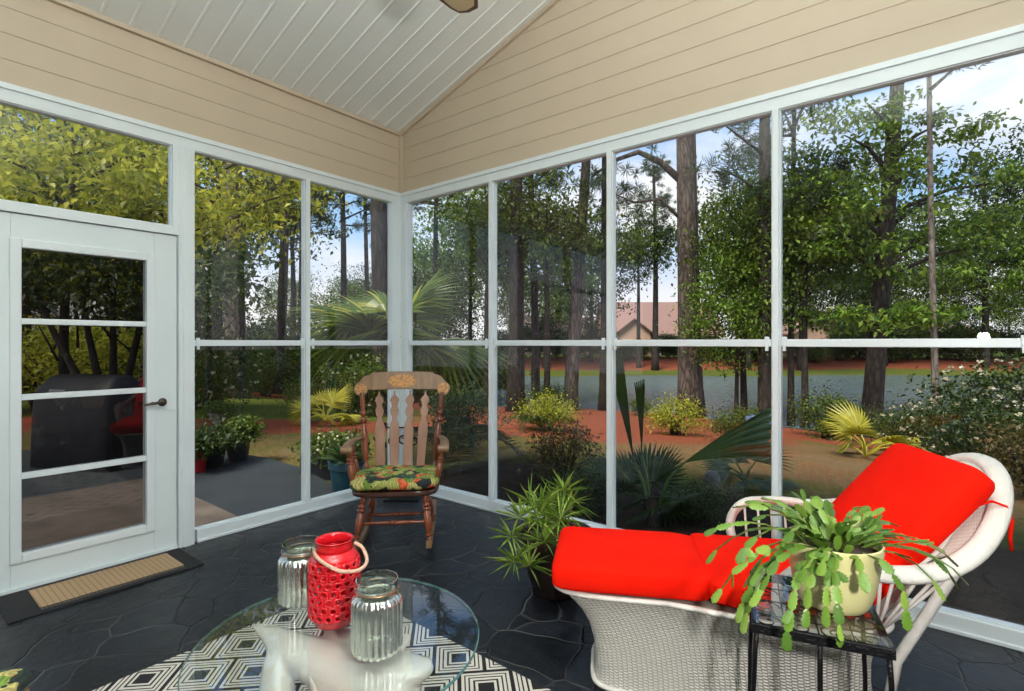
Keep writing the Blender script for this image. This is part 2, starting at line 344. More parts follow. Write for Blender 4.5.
M = dict(
    siding=simple('siding_vinyl', (.54,.45,.33), (.57,.475,.35), .55, scale=3),
    ceil=simple('ceiling_vinyl', (.80,.84,.79), (.84,.87,.82), .5, scale=2),
    white=simple('white_vinyl', (.74,.82,.84), (.78,.85,.87), .35, scale=3),
    door=simple('door_paint', (.72,.80,.82), (.75,.83,.85), .35, scale=3),
    slate=mat_slate(), patio=simple('patio_concrete', (.018,.023,.028), (.035,.042,.05), .7, scale=1.2, bump=.2, bscale=20),
    pad=simple('concrete_pad', (.10,.075,.06), (.17,.13,.105), .8, scale=4, bump=.3, bscale=30),
    glass=glassmat('window_pane', (.955,.965,.965), 1.45, .8),
    doorglass=glassmat('door_pane', (.58,.58,.58), 1.5, 1.2),
    tglass=glassmat('tabletop_glass', (.96,.985,.98), 1.5, 1.35),
    tedge=simple('glass_edge', (.04,.12,.12), (.09,.22,.21), .08, scale=6),
    bronze=simple('dark_bronze', (.10,.085,.07), rough=.25, metal=.9),
    steel=simple('hinge_steel', (.6,.62,.62), rough=.25, metal=.9),
    wood=simple('amber_wood', (.13,.028,.010), (.27,.068,.02), .28, scale=6, stretch=(1,1,.3), coat=.4),
    wood2=simple('worn_brown_wood', (.19,.105,.05), (.29,.17,.085), .4, scale=9, stretch=(3,1,.4), coat=.2),
    slat=simple('pale_slat_wood', (.28,.14,.085), (.40,.23,.16), .33, scale=7, stretch=(1.5,1,.5), coat=.3),
    seatwood=simple('dark_seat_wood', (.05,.02,.014), (.10,.045,.03), .2, scale=6, coat=.5),
    gold=simple('gold_stencil', (.22,.10,.04), (.62,.30,.08), .4, scale=70, metal=.2),
    floral=mat_floral(), rug=mat_rug(),
    iron=simple('black_iron', (.012,.012,.014), rough=.35, metal=.6, bump=.5, bscale=120),
    wicker=mat_weave('white_wicker', (.74,.71,.64), (.16,.14,.12), .019, .011, bump=1.0),
    wrap=mat_weave('white_wicker_band', (.78,.75,.68), (.40,.36,.30), .012, .0075, bump=.4),
    rattan=simple('white_rattan', (.74,.71,.65), (.80,.77,.71), .45, scale=30, bump=.25, bscale=140),
    red=simple('red_canvas', (.93,.010,.002), (.98,.014,.003), .85, scale=5, bump=.15, bscale=320, spec=.08),
    redglaze=simple('red_glaze', (.62,.006,.012), (.72,.01,.02), .12, scale=3, coat=.5),
    jute=simple('pink_jute', (.62,.36,.25), (.72,.46,.34), .8, scale=90, bump=.4, bscale=200),
    copper=simple('copper_wire', (.6,.3,.16), rough=.3, metal=.9),
    rimglass=glassmat('jar_clear_glass', (.90,.94,.92), 1.5, 5.0),
    dolphin=simple('white_resin', (.62,.58,.52), (.72,.68,.62), .3, scale=5, coat=.3),
    matblk=simple('black_rubber', (.008,.008,.009), (.014,.014,.015), .75, scale=60, bump=.4, bscale=150),
    potyel=simple('pale_yellow_glaze', (.66,.62,.27), (.74,.69,.33), .35, scale=3, coat=.25),
    potblk=simple('black_pot', (.012,.013,.016), (.02,.021,.025), .35, scale=5),
    potbrown=simple('brown_glazed_pot', (.03,.016,.013), (.06,.03,.025), .25, scale=5),
    potteal=simple('teal_glaze', (.008,.05,.075), (.015,.08,.11), .3, scale=4),
    potred=simple('red_pot', (.35,.01,.02), rough=.4),
    urn=simple('grey_white_urn', (.42,.44,.42), (.55,.56,.54), .7, scale=12),
    soil=simple('potting_soil', (.03,.02,.014), (.07,.045,.03), .95, scale=40),
    pine=mat_bark('pine_bark', (.028,.021,.018), (.10,.077,.067), (.19,.148,.133)),
    bark=mat_bark('dark_bark', (.014,.011,.009), (.038,.029,.024), (.07,.056,.048)),
    palebark=mat_bark('pale_bark', (.10,.08,.07), (.2,.17,.15), (.3,.26,.23)),
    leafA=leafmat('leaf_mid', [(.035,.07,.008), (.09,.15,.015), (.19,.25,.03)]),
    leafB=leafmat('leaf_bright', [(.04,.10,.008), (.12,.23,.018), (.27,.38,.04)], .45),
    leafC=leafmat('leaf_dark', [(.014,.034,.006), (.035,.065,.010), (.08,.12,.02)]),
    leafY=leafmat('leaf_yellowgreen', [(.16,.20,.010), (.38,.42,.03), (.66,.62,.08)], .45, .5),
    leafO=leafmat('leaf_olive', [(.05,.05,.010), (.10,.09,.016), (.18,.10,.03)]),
    needle=leafmat('pine_needles', [(.02,.05,.015), (.05,.09,.025), (.08,.13,.04)], .6, .2),
    palm=leafmat('palm_green', [(.03,.075,.02), (.06,.12,.03), (.10,.17,.04)], .35, .3),
    palmlit=leafmat('palm_lit', [(.05,.10,.01), (.12,.19,.02), (.36,.36,.05)], .35, .3),  # brighter palm green, lit yellow highlights put into its colours
    palmdk=leafmat('palm_deep', [(.014,.030,.008), (.03,.06,.014), (.06,.10,.025)], .35, .25),
    palmy=leafmat('palm_yellow', [(.34,.32,.02), (.55,.50,.05), (.68,.60,.10)], .4, .35),
    dracaena=leafmat('dracaena_leaf', [(.14,.26,.03), (.28,.44,.05), (.50,.62,.12)], .4, .3),
    cactus=leafmat('cactus_pad', [(.07,.15,.02), (.13,.25,.03), (.24,.37,.06)], .32, .12),
    stem=simple('green_stem', (.16,.2,.05), (.25,.28,.08), .6, scale=10),
    deadleaf=simple('dry_leaves', (.35,.22,.14), (.5,.34,.24), .8, scale=10),
    bloom=leafmat('cream_blossom', [(.6,.52,.3), (.75,.68,.5), (.8,.78,.66)], .6, .3),
    blue=leafmat('blue_blossom', [(.2,.3,.6), (.35,.45,.75), (.5,.6,.8)], .6, .3),
    grnd=mat_ground(), water=mat_water(),
    roofA=simple('brown_pink_shingle', (.28,.17,.15), (.34,.21,.185), .9, scale=20, bump=.3, bscale=20),
    roofB=simple('tan_shingle', (.34,.24,.2), (.42,.30,.26), .9, scale=20),
    darkwall=simple('dimmed_brown_wall', (.05,.04,.035), (.08,.065,.055), .8, scale=3),  # unseen walls; dimness of the room put into the colour for pane reflections
    ribs=simple('rubber_rib', (.10,.085,.07), rough=.7),
    wallA=simple('peach_stucco', (.56,.36,.28), (.62,.41,.33), .9, scale=5),
    wallB=simple('tan_siding', (.46,.38,.31), (.52,.43,.36), .9, scale=5),
    hwin=simple('dark_house_glass', (.02,.025,.03), rough=.1),
    htrim=simple('house_trim', (.7,.7,.68), rough=.6),
    cover=simple('black_grill_cover', (.008,.008,.012), (.018,.018,.024), .55, scale=4, bump=.3, bscale=12),
    plate=simple('badge_grey', (.32,.33,.33), rough=.4, metal=.3),
    fanwood=simple('pale_maple_blade', (.55,.45,.25), (.62,.52,.31), .4, scale=8, stretch=(.4,3,1)),
    fanedge=simple('brown_blade_edge', (.13,.08,.05), rough=.4),
    stone=simple('grey_stone', (.06,.065,.075), (.11,.115,.13), .8, scale=9, bump=.5, bscale=20),
)
# coir centre of the door mat: tan blocks
def mat_coir():
    m, nt, b, out = newmat('coir')
    tc = nt.nodes.new('ShaderNodeTexCoord'); s = nt.nodes.new('ShaderNodeSeparateXYZ'); nt.links.new(tc.outputs['Object'], s.inputs[0])
    fx = math_(nt, 'FRACT', math_(nt, 'MULTIPLY', s.outputs[0], 38)); fy = math_(nt, 'FRACT', math_(nt, 'MULTIPLY', s.outputs[1], 38))
    e = math_(nt, 'MINIMUM', math_(nt, 'MULTIPLY', fx, 4, True), math_(nt, 'MULTIPLY', fy, 4, True))
    r = ramp(nt, [(0, (.20,.12,.06)), (.8, (.50,.34,.19))]); nt.links.new(e, r.inputs[0]); nt.links.new(r.outputs[0], b.inputs['Base Color'])
    b.inputs['Roughness'].default_value = .95
    bp = nd(nt, 'ShaderNodeBump', i_Strength=.6, i_Distance=.004); nt.links.new(e, bp.inputs['Height']); nt.links.new(bp.outputs[0], b.inputs['Normal'])
    return m
M['coir'] = mat_coir()
# mercury glass: silvered, speckled, partly see-through
def mat_mercury():
    m, nt, b, out = newmat('mercury_glass')
    b.inputs['Base Color'].default_value = (.80,.84,.78,1); b.inputs['Metallic'].default_value = .92; b.inputs['Roughness'].default_value = .2
    co = coord(nt); nz = nd(nt, 'ShaderNodeTexNoise', i_Scale=120, i_Detail=3.0); nt.links.new(co, nz.inputs['Vector'])
    tr = nt.nodes.new('ShaderNodeBsdfTransparent'); tr.inputs[0].default_value = (.8,.86,.8,1)
    r = ramp(nt, [(.42, (.03,)*3), (.66, (.34,)*3)]); nt.links.new(nz.outputs[0], r.inputs[0])
    mx = nt.nodes.new('ShaderNodeMixShader'); nt.links.new(r.outputs[0], mx.inputs[0]); nt.links.new(b.outputs[0], mx.inputs[1]); nt.links.new(tr.outputs[0], mx.inputs[2]); nt.links.new(mx.outputs[0], out.inputs[0])
    return m
M['mercury'] = mat_mercury()

# ------------------------------------------------------------------ room shell
RX, RY = 6.4, -5.6          # far sides of the room
EAVE = 3.33; SLOPE = .318; RIDGE = 3.4
def ceil_z(x): return EAVE + SLOPE*x if x < RIDGE else EAVE + SLOPE*(2*RIDGE - x)
HEAD = 2.76

b = MB().box(0, RX, RY, 0, -.12, 0); struct(b.build('floor', M['slate']), 'black stamped slate patterned floor of the sunroom', 'floor')

def clap_left(name, y0, y1, z0, z1, lap=.142):
    mb = MB(); k = 0; z = z0
    while z < z1 - 1e-4:
        zt = min(z+lap, z1)
        mb.add([(.0,y0,z),(.0,y1,z),(.006,y1,z),(.006,y0,z),(.0,y0,zt),(.0,y1,zt),(.001,y1,zt),(.001,y0,zt)],
               [(0,1,2,3),(3,2,6,7),(4,7,6,5),(0,3,7,4),(1,5,6,2)])
        z = zt
    mb.box(-.14, 0, y0, y1, z0, z1)
    return mb
struct(clap_left('w', RY, 0, HEAD, EAVE+.02).build('wall_left', M['siding']), 'beige clapboard siding above the door and left windows', 'wall')

def clap_gable():
    mb = MB(); lap = .142; z = HEAD; top = ceil_z(RIDGE)
    while z < top:
        zt = z+lap
        def xs(zz):
            if zz <= EAVE: return 0.0, RX
            a = (zz-EAVE)/SLOPE; return a, min(RX, 2*RIDGE-a)
        a0, b0 = xs(z); a1, b1 = xs(min(zt, top))
        zt = min(zt, top)
        mb.add([(a0,0,z),(b0,0,z),(b0,-.006,z),(a0,-.006,z),(a1,0,zt),(b1,0,zt),(b1,-.001,zt),(a1,-.001,zt)],
               [(0,3,2,1),(3,7,6,2),(0,4,7,3),(1,2,6,5),(4,5,6,7)])
        z = zt
    mb.prism([(0,HEAD),(RX,HEAD),(RX,ceil_z(RX)),(RIDGE,top),(0,EAVE)], lambda a, b_, c: Vector((a, c, b_)), .14)
    return mb
struct(clap_gable().build('wall_right', M['siding']), 'beige clapboard gable wall above the long right hand windows', 'wall')
# walls behind the camera (house side and far side)
b = MB(); b.prism([(-.14,0),(RX+.14,0),(RX+.14,ceil_z(RX)+.05),(RIDGE,ceil_z(RIDGE)+.05),(-.14,EAVE+.05)], lambda a, b_, c: Vector((a, RY-c, b_)), .14)
struct(b.build('wall_back', M['darkwall']), 'plain dark brown house wall behind the camera', 'wall')
b = MB().box(RX, RX+.14, RY, .14, 0, ceil_z(RX)+.03)
struct(b.build('wall_side', M['darkwall']), 'plain dark brown side wall to the right of the camera', 'wall')
# ceiling with beads running up the slope
mb = MB()
def ceiling_side(x0, x1):
    prof = []; y = RY-.3; 
    while y < .14:
        prof += [(y, 0), (y+.126, 0), (y+.132, -.006), (y+.144, -.006)]
        y += .15
    prof.append((.14, 0))
    z0, z1 = ceil_z(x0) if x0 <= RIDGE else 0, ceil_z(x1)
    vs = []; fs = []
    for (yy, dz) in prof:
        vs += [(x0, yy, ceil_z(x0)+dz), (x1, yy, ceil_z(x1)+dz)]
    for i in range(len(prof)-1): fs.append((2*i, 2*i+2, 2*i+3, 2*i+1))
    mb.add(vs, fs)
    mb.add([(x0,RY-.3,ceil_z(x0)+.04),(x1,RY-.3,ceil_z(x1)+.04),(x1,.14,ceil_z(x1)+.04),(x0,.14,ceil_z(x0)+.04)], [(0,1,2,3)])
ceiling_side(-.14, RIDGE); ceiling_side(RIDGE, RX+.14)
struct(mb.build('ceiling', M['ceil']), 'pale grooved vinyl boards of the vaulted ceiling', 'ceiling')
# roof slab above the ceiling with an overhang outside
mb = MB()
for xa, xb in ((-.45, RIDGE), (RIDGE, RX+.45)):
    za, zb = ceil_z(xa)+.06, ceil_z(xb)+.06
    mb.add([(xa,RY-.3,za),(xb,RY-.3,zb),(xb,.45,zb),(xa,.45,za),(xa,RY-.3,za+.1),(xb,RY-.3,zb+.1),(xb,.45,zb+.1),(xa,.45,za+.1)],
           [(0,3,2,1),(4,5,6,7),(0,1,5,4),(1,2,6,5),(2,3,7,6),(3,0,4,7)])
struct(mb.build('roof', M['roofB']), 'roof slab over the sunroom', 'roof')
# slim beige channels where ceiling meets siding, corner bead
mb = MB().box(0, .03, RY, 0, EAVE-.022, EAVE+.012)
n_tr = [0]
def trim(mb, label, mat='white', bevel=0):
    n_tr[0] += 1
    return struct(mb.build('trim_%d' % n_tr[0], M[mat], bevel=bevel), label, 'trim')
trim(mb, 'thin beige channel along the top of the left siding', 'siding')
mb = MB(); a = Vector((0,-.028,EAVE-.02)); c = Vector((RIDGE,-.028,ceil_z(RIDGE)-.02))
mb.add([(0,-.03,EAVE-.03),(RIDGE,-.03,ceil_z(RIDGE)-.03),(RIDGE,0,ceil_z(RIDGE)-.03),(0,0,EAVE-.03),(0,-.03,EAVE+.01),(RIDGE,-.03,ceil_z(RIDGE)+.01),(RIDGE,0,ceil_z(RIDGE)+.01),(0,0,EAVE+.01)],
       [(0,1,2,3),(4,7,6,5),(0,4,5,1),(1,5,6,2),(2,6,7,3),(3,7,4,0)])
trim(mb, 'thin beige channel following the sloping ceiling edge', 'siding')
trim(MB().box(0, .03, -.03, 0, HEAD, EAVE-.02), 'slim upright beige bead in the siding corner', 'siding')
# white framing : header, posts, sill
T = .045
trim(MB().box(-T, .022, RY, -.0, 2.668, HEAD).box(.022, .034, RY, 0, 2.735, 2.765), 'white header above the door and left windows')
trim(MB().box(0, RX, -.022, T, 2.668, HEAD).box(0, RX, -.034, -.022, 2.735, 2.765), 'white header above the right hand windows')
trim(MB().box(-T, .026, -1.78, -.0, 0, .085).box(.026, .036, -1.78, 0, 0, .02), 'white bottom sill of the left windows', bevel=.004)
trim(MB().box(0, RX, -.026, T, 0, .085).box(0, RX, -.036, -.026, 0, .02), 'white bottom sill of the right hand windows', bevel=.004)
trim(MB().box(-T, .03, -.125, .0, .085, 2.668).box(0, .115, -.03, T, .085, 2.668), 'white corner post between the two window walls', bevel=.004)
trim(MB().box(-T, .04, -1.895, -1.80, 0, 2.668).box(.04, .048, -1.87, -1.825, 0, 2.668), 'white post between the door and the left windows', bevel=.004)
trim(MB().box(-T, .03, -.985, -.947, .085, 2.668), 'white mullion between the two left windows', bevel=.004)
MULL = [1.14, 2.21, 3.25, 4.30, 5.35]
for i, x in enumerate(MULL):
    trim(MB().box(x-.017, x+.017, -.03, T, .085, 2.668), ['white mullion right of the window nearest the corner', 'white mullion standing behind the foot of the red lounge', 'white mullion behind the trailing cactus', 'white mullion at the far right beyond the lounge', 'white mullion outside the right edge'][i], bevel=.004)
trim(MB().box(-T, .03, RY, -1.895, 2.075, 2.13), 'white rail between the door and the transom window')
trim(MB().box(-T, .03, -2.93, -2.83, 0, 2.668), 'white post on the hinge side of the door')

def window(n, wall, a0, a1, label, z0=.085, z1=2.668, rail=1.36):
    """wall 'L' on x=0 (a = y), wall 'R' on y=0 (a = x)"""
    w = thing('window_%d' % n, label, 'window', (0, a0, 0) if wall == 'L' else (a0, 0, 0), kind='structure')
    L = a1 - a0
    def bx(mb, p0, p1, d0, d1, zz0, zz1):
        if wall == 'L': mb.box(-d1, -d0, p0, p1, zz0, zz1)
        else: mb.box(p0, p1, d0, d1, zz0, zz1)
    f = .007
    mb = MB()
    bx(mb, 0, f, -.012, .034, z0, z1); bx(mb, L-f, L, -.012, .034, z0, z1)
    bx(mb, f, L-f, -.012, .034, z0, z0+f); bx(mb, f, L-f, -.012, .034, z1-f, z1)
    mb.build('window_frame', M['white'], w, bevel=.002)
    spans = [(z0+f, z1-f)]
    if rail:
        mb = MB(); bx(mb, f, L-f, -.016, .045, rail-.021, rail+.021); mb.build('meeting_rail', M['white'], w, bevel=.003)
        for e in (.028, L-.028):
            mb = MB(); bx(mb, e-.008, e+.008, -.030, -.012, rail-.045, rail-.005); bx(mb, e-.012, e+.012, -.024, -.012, rail-.02, rail+.035)
            mb.build('latch', M['white'], w, bevel=.002)
        spans = [(z0+f, rail-.021), (rail+.021, z1-f)]
    for s0, s1 in spans:
        mb = MB(); bx(mb, f, L-f, .018, .022, s0, s1); mb.build('pane', M['glass'], w)
    return w
window(1, 'L', -2.83, -1.93, 'transom window above the white door, full of yellow green leaves', 2.13, 2.668, None)
window(2, 'L', -1.80, -.985, 'tall two pane window right beside the white door')
window(3, 'L', -.947, -.125, 'tall two pane window on the left wall, behind the rocking chair')
window(4, 'R', .115, MULL[0]-.017, 'right wall window nearest the corner, palm fronds outside it')
window(5, 'R', MULL[0]+.017, MULL[1]-.017, 'second right wall window, behind the potted dracaena')
window(6, 'R', MULL[1]+.017, MULL[2]-.017, 'third right wall window, with the thick pine trunk seen through it')
window(7, 'R', MULL[2]+.017, MULL[3]-.017, 'widest looking right wall window, behind the back of the lounge')
window(8, 'R', MULL[3]+.017, MULL[4]-.017, 'right wall window beyond the right edge')
window(9, 'R', MULL[4]+.017, RX, 'last right wall window beyond the right edge')
trim(MB().box(-T, .03, -1.93, -1.895, 2.13, 2.668), 'narrow white stile at the right of the transom')

# door
d = thing('door_1', 'white glazed door with four stacked panes and a dark lever', 'door', (0,-2.83,0), kind='structure')
Y1 = 2.83-1.9     # width .93
g0, g1, gz0, gz1 = 2.83-2.665, 2.83-2.075, .20, 1.885
mb = MB().box(-.05, .012, 0, g0-.045, .02, 2.07).box(-.05, .012, g1+.045, Y1, .02, 2.07).box(-.05, .012, g0-.045, g1+.045, .02, gz0-.045).box(-.05, .012, g0-.045, g1+.045, gz1+.045, 2.07)
mb.build('slab', M['door'], d, bevel=.003)
mb = MB()
for (p0,p1,q0,q1) in ((g0-.05,g0,gz0-.05,gz1+.05),(g1,g1+.05,gz0-.05,gz1+.05),(g0,g1,gz0-.05,gz0),(g0,g1,gz1,gz1+.05)):
    mb.box(-.05, .026, p0, p1, q0, q1)
mb.build('glazing_bead', M['white'], d, bevel=.006)
zb = [gz0, .625, 1.06, 1.48, gz1]
for z in zb[1:-1]:
    MB().box(-.03, .022, g0, g1, z-.016, z+.016).build('glazing_bar', M['white'], d, bevel=.003)
for i in range(4):
    MB().box(-.012, -.006, g0, g1, zb[i]+(.016 if i else 0), zb[i+1]-(.016 if i < 3 else 0)).build('pane', M['doorglass'], d)
h = MB().lathe([(.026,0),(.027,.004),(.02,.012),(.011,.016),(.011,.045)], 20, Matrix.Translation((.012, 2.83-1.985, .975)) @ Matrix.Rotation(PI/2, 4, 'Y'))
h.tube([(.05, 2.83-1.985, .975), (.056, 2.83-2.01, .977), (.054, 2.83-2.05, .973), (.05, 2.83-2.095, .968)], [.011,.010,.009,.007], 10)
h.build('lever_handle', M['bronze'], d, smooth=50)
MB().lathe([(.008,0),(.008,.006)], 12, Matrix.Translation((.026, 2.83-2.045, .975+.0)) @ Matrix.Rotation(PI/2, 4, 'Y')).build('latch_button', M['bronze'], d)
MB().box(-.06, .035, .0, Y1, 0, .02).build('threshold', M['white'], d)
for z in (.3, 1.05, 1.85): MB().tube([(.02,.0,z-.045),(.02,.0,z+.045)], .007, 8).build('hinge', M['steel'], d)

# ------------------------------------------------------------------ furniture and things in the room
# rug
b = MB().box(0, 1.75, -2.0, 0, 0, .009)
o = b.build('rug', M['rug'], bevel=.003); o.location = (1.385, -1.55, 0.001)
tag(o, 'black and cream rug of nested squares under the glass table', 'rug')
# door mat
o = thing('doormat', 'black rubber doormat with a tan coir centre, at the white door', 'doormat', (.05, -2.78, 0))
MB().box(0, .40, 0, .88, 0, .010).build('rubber_base', M['matblk'], o, bevel=.003)
MB().box(.055, .335, .13, .79, .010, .016).build('coir_panel', M['coir'], o, bevel=.002)
mb = MB()
for xx in (.03, .345):
    mb = MB()
    for k in range(38): mb.box(xx, xx+.024, .13+k*.0174, .139+k*.0174, .010, .013)
    mb.box(xx+.008, xx+.016, .13, .78, .010, .0115)
    mb.build('ribbed_edge', M['ribs'], o)

# rocking chair
def prof_leg(r):   # turned outline
    return [(0,r*.75),(.04,r*.95),(.09,r*.6),(.11,r*1.25),(.15,r*1.3),(.17,r*.6),(.19,r*.65),(.22,r*1.1),(.42,r*1.4),(.58,r*1.2),(.63,r*.62),(.65,r*1.3),(.69,r*1.3),(.71,r*.62),(.73,r*1.25),(.77,r*1.25),(.79,r*.65),(.84,r*1.1),(1,r*.85)]
def prof_str(r):
    return [(0,r*.6),(.18,r*.85),(.22,r*1.2),(.26,r*.8),(.38,r*1.25),(.44,r*.9),(.47,r*1.5),(.5,r*1.1),(.53,r*1.5),(.56,r*.9),(.62,r*1.25),(.74,r*.8),(.78,r*1.2),(.82,r*.85),(1,r*.6)]
cp = cam_xy((397.5-512)/FPX*3.63, 3.63)
ch = thing('rocking_chair', 'brown wooden rocking chair with a gold stencilled crest, before the corner post', 'chair', (cp.x, cp.y, 0), TH + R_(6))
SZ = .362
def seat_outline():
    pts = []
    for k in range(40):
        a = 2*PI*k/40; c, s = math.cos(a), math.sin(a); e = .45
        w = .285 + (-.02 if s > 0 else .0)*s
        pts.append((math.copysign(abs(c)**e, c)*w, math.copysign(abs(s)**e, s)*.24))
    return pts
mb = MB(); so = seat_outline(); P = []
for (k, zz) in ((.93,-.0), (.99,.008), (1,.022), (.985,.036), (.9,.04), (.6,.032), (.05,.03)):
    P.append([Vector((x*k, y*k, SZ+zz)) for x, y in so])
mb.grid(P, cv=True); mb.f.append(tuple(reversed(range(40))))
mb.build('seat', M['seatwood'], ch, smooth=60)
def rocker_pt(y): 
    return .012 + 1.25 - math.sqrt(1.25**2 - (y-.06)**2)
RKX = lambda y: .235 - .0*y
for s in (-1, 1):
    pts = [( s*.232, y, rocker_pt(y)+.018) for y in np.linspace(-.37, .50, 22)]
    mb = MB(); P = []
    for (x, y, z) in pts:
        P.append([Vector((x-.014,y,z-.02)), Vector((x+.014,y,z-.02)), Vector((x+.014,y,z+.02)), Vector((x-.014,y,z+.02))])
    mb.grid(P, cv=True); mb.f += [(0,1,2,3)[::-1], tuple(len(mb.v)-4+i for i in range(4))]
    mb.build('rocker', M['wood2'], ch, bevel=.004)
    for (ya, yb, xt) in ((-.17, -.26, .195), (.15, .22, .17)):
        MB().turned((s*.232, yb, rocker_pt(yb)+.032), (s*xt, ya, SZ+.012), prof_leg(.0185), 14).build('leg', M['wood'], ch, smooth=50)
    MB().turned((s*.219, -.215, .185), (s*.205, .19, .185), prof_str(.011), 10).build('side_stretcher', M['wood'], ch, smooth=50)
    # back post
    MB().turned((s*.235, .17, SZ+.03), (s*.295, .33, .99), prof_leg(.0175), 14).build('back_post', M['wood'], ch, smooth=50)
    # arm: flat board curving to a scroll
    mb = MB(); P = []
    for t in np.linspace(0, 1, 14):
        y = .27 - .40*t; x = s*(.268 + .055*math.sin(t*PI*.6)); z = .668 + .015*math.sin(t*PI); w = .024+.008*t
        if t > .86: z -= (t-.86)*.12
        th_ = .013 + .010*max(0, (t-.75)/.25)
        P.append([Vector((x+math.cos(a)*w, y, z+math.sin(a)*th_)) for a in np.linspace(0, 2*PI, 12, endpoint=False)])
    mb.grid(P, cv=True); mb.f += [tuple(range(12)), tuple(reversed([len(mb.v)-12+i for i in range(12)]))]
    mb.tube([(s*.315-.036, -.125,   .653), (s*.315+.036, -.125, .653)], .027, 14)
    mb.build('armrest', M['wood2'], ch, smooth=50)
    for (yy, xb, xt, r) in ((-.14,.265,.312,.0145), (-.04,.268,.318,.0115), (.05,.268,.312,.0115)):
        MB().turned((s*xb, yy, SZ+.03), (s*xt, yy+.03, .655), prof_leg(r), 10).build('arm_spindle', M['wood'], ch, smooth=50)
MB().turned((-.212, -.222, .20), (.212, -.222, .20), prof_str(.0125), 12).build('front_stretcher', M['wood'], ch, smooth=50)
MB().turned((-.21, -.02, .19), (.21, -.02, .19), prof_str(.0125), 12).build('middle_stretcher', M['wood'], ch, smooth=50)
# slats
def back_pt(x, z, c):   # surface leaning back
    t = (z-SZ)/(1.0-SZ); return Vector((x, .175 + .165*t - .03*(x/.3)**2*0 + c, z))
SL = [(0,.030),(.25,.036),(.52,.041),(.60,.036),(.66,.022),(.69,.020),(.73,.032),(.77,.036),(.80,.028),(.82,.022),(.85,.027),(.89,.038),(.92,.030),(.945,.014),(.965,.007),(1,.007)]
from bisect import bisect
for k in range(4):
    xb = (-.150, -.050, .050, .150)[k]*.92; xt = (-.172, -.058, .058, .172)[k]
    z0, z1 = SZ+.03, 1.0
    out = [(t, w*.86) for t, w in SL]; n = len(out)
    fn = lambda t, w, c: back_pt(xb+(xt-xb)*t + w, z0+(z1-z0)*t, c)
    mb = MB(); P = []
    ts = []
    for i in range(n-1):
        for j in range(3):
            f_ = j/3; f_ = f_*f_*(3-2*f_); ts.append((out[i][0]+(out[i+1][0]-out[i][0])*j/3, out[i][1]+(out[i+1][1]-out[i][1])*f_))
    ts.append(out[-1])
    for t, w in ts: P.append([fn(t, -w, -.006), fn(t, w, -.006), fn(t, w, .006), fn(t, -w, .006)])
    mb.grid(P, cv=True); mb.f += [(3,2,1,0), tuple(len(mb.v)-4+i for i in range(4))]
    mb.build('back_slat', M['slat'], ch, bevel=.003)
# crest rail
top = []; 
def crest_outline():
    pts = [(-.25,1.012)]
    for x in np.linspace(-.25, .25, 15)[1:]: pts.append((x, 1.012+.003*math.cos(x*12)))
    pts += [(.258,1.004)]
    for a in np.linspace(-2.4, 1.3, 14): pts.append((.303+.052*math.cos(a), 1.020+.052*math.sin(a)-.002))
    pts += [(.295,1.105),(.265,1.118),(.235,1.124),(.228,1.138)]
    for x in np.linspace(.225, -.225, 15): pts.append((x, 1.140+.004*math.cos(x*7)))
    pts += [(-.228,1.138),(-.235,1.124),(-.265,1.118),(-.295,1.105)]
    for a in np.linspace(1.3, -2.4, 14): pts.append((-.303-.052*math.cos(a), 1.020+.052*math.sin(a)-.002))
    pts += [(-.258,1.004)]
    return pts
mb = MB(); mb.prism(crest_outline(), lambda a, z, c: back_pt(a, z, c-.014), .028)
cr = mb.build('crest_rail', M['wood2'], ch, bevel=.004)
mb = MB()
def disc(cx, cz, rx, rz, n=28):
    vs = [back_pt(cx, cz, -.0155)] + [back_pt(cx+rx*math.cos(a)*(1+.05*math.sin(8*a)), cz+rz*math.sin(a)*(1+.08*math.sin(8*a)), -.0155) for a in np.linspace(0, 2*PI, n, endpoint=False)]
    MB().add(vs, [(0, 1+(i+1) % n, 1+i) for i in range(n)]).build('gold_stencil', M['gold'], cr)
disc(0, 1.076, .105, .047); disc(-.303, 1.020, .042, .038); disc(.303, 1.020, .042, .038)

def rounded_block(W, D, H, n=28, m=14, e=.35, ez=.7):
    P = []
    for i in range(m+1):
        ph = -PI/2 + PI*i/m; cz = math.cos(ph)**ez if math.cos(ph) > 0 else 0; sz = math.copysign(abs(math.sin(ph))**ez, math.sin(ph))
        row = []
        for j in range(n):
            a = 2*PI*j/n; c, s = math.cos(a), math.sin(a)
            row.append(Vector((math.copysign(abs(c)**e, c)*W/2*cz, math.copysign(abs(s)**e, s)*D/2*cz, sz*H/2)))
        P.append(row)
    return P
def cushion_mesh(W, D, H, crown=.0, n=44, m=14):
    mb = MB(); mb.grid(rounded_block(W, D, H, n, m, .32, .55), cv=True); return mb
mb = cushion_mesh(.585, .48, .085)
for i, p in enumerate(mb.v):
    x, y, z = p; mb.v[i] = (x, y, z + .006*math.sin(x*17)*math.cos(y*15))
o = thing('seat_cushion', 'green and orange tropical print cushion on the rocking chair seat', 'cushion', (cp.x, cp.y, SZ+.077), TH + R_(6))
mb.build('cushion_pad', M['floral'], o, smooth=180)
mb = MB(); mb.tube([tuple(Vector((x*1.0, y*1.0, 0))) for x, y in [(math.copysign(abs(math.cos(a))**.32, math.cos(a))*.27, math.copysign(abs(math.sin(a))**.32, math.sin(a))*.23) for a in np.linspace(0, 2*PI, 60, endpoint=False)]], .006, 6, closed=True)
mb.build('piping', M['floral'], o, smooth=180)

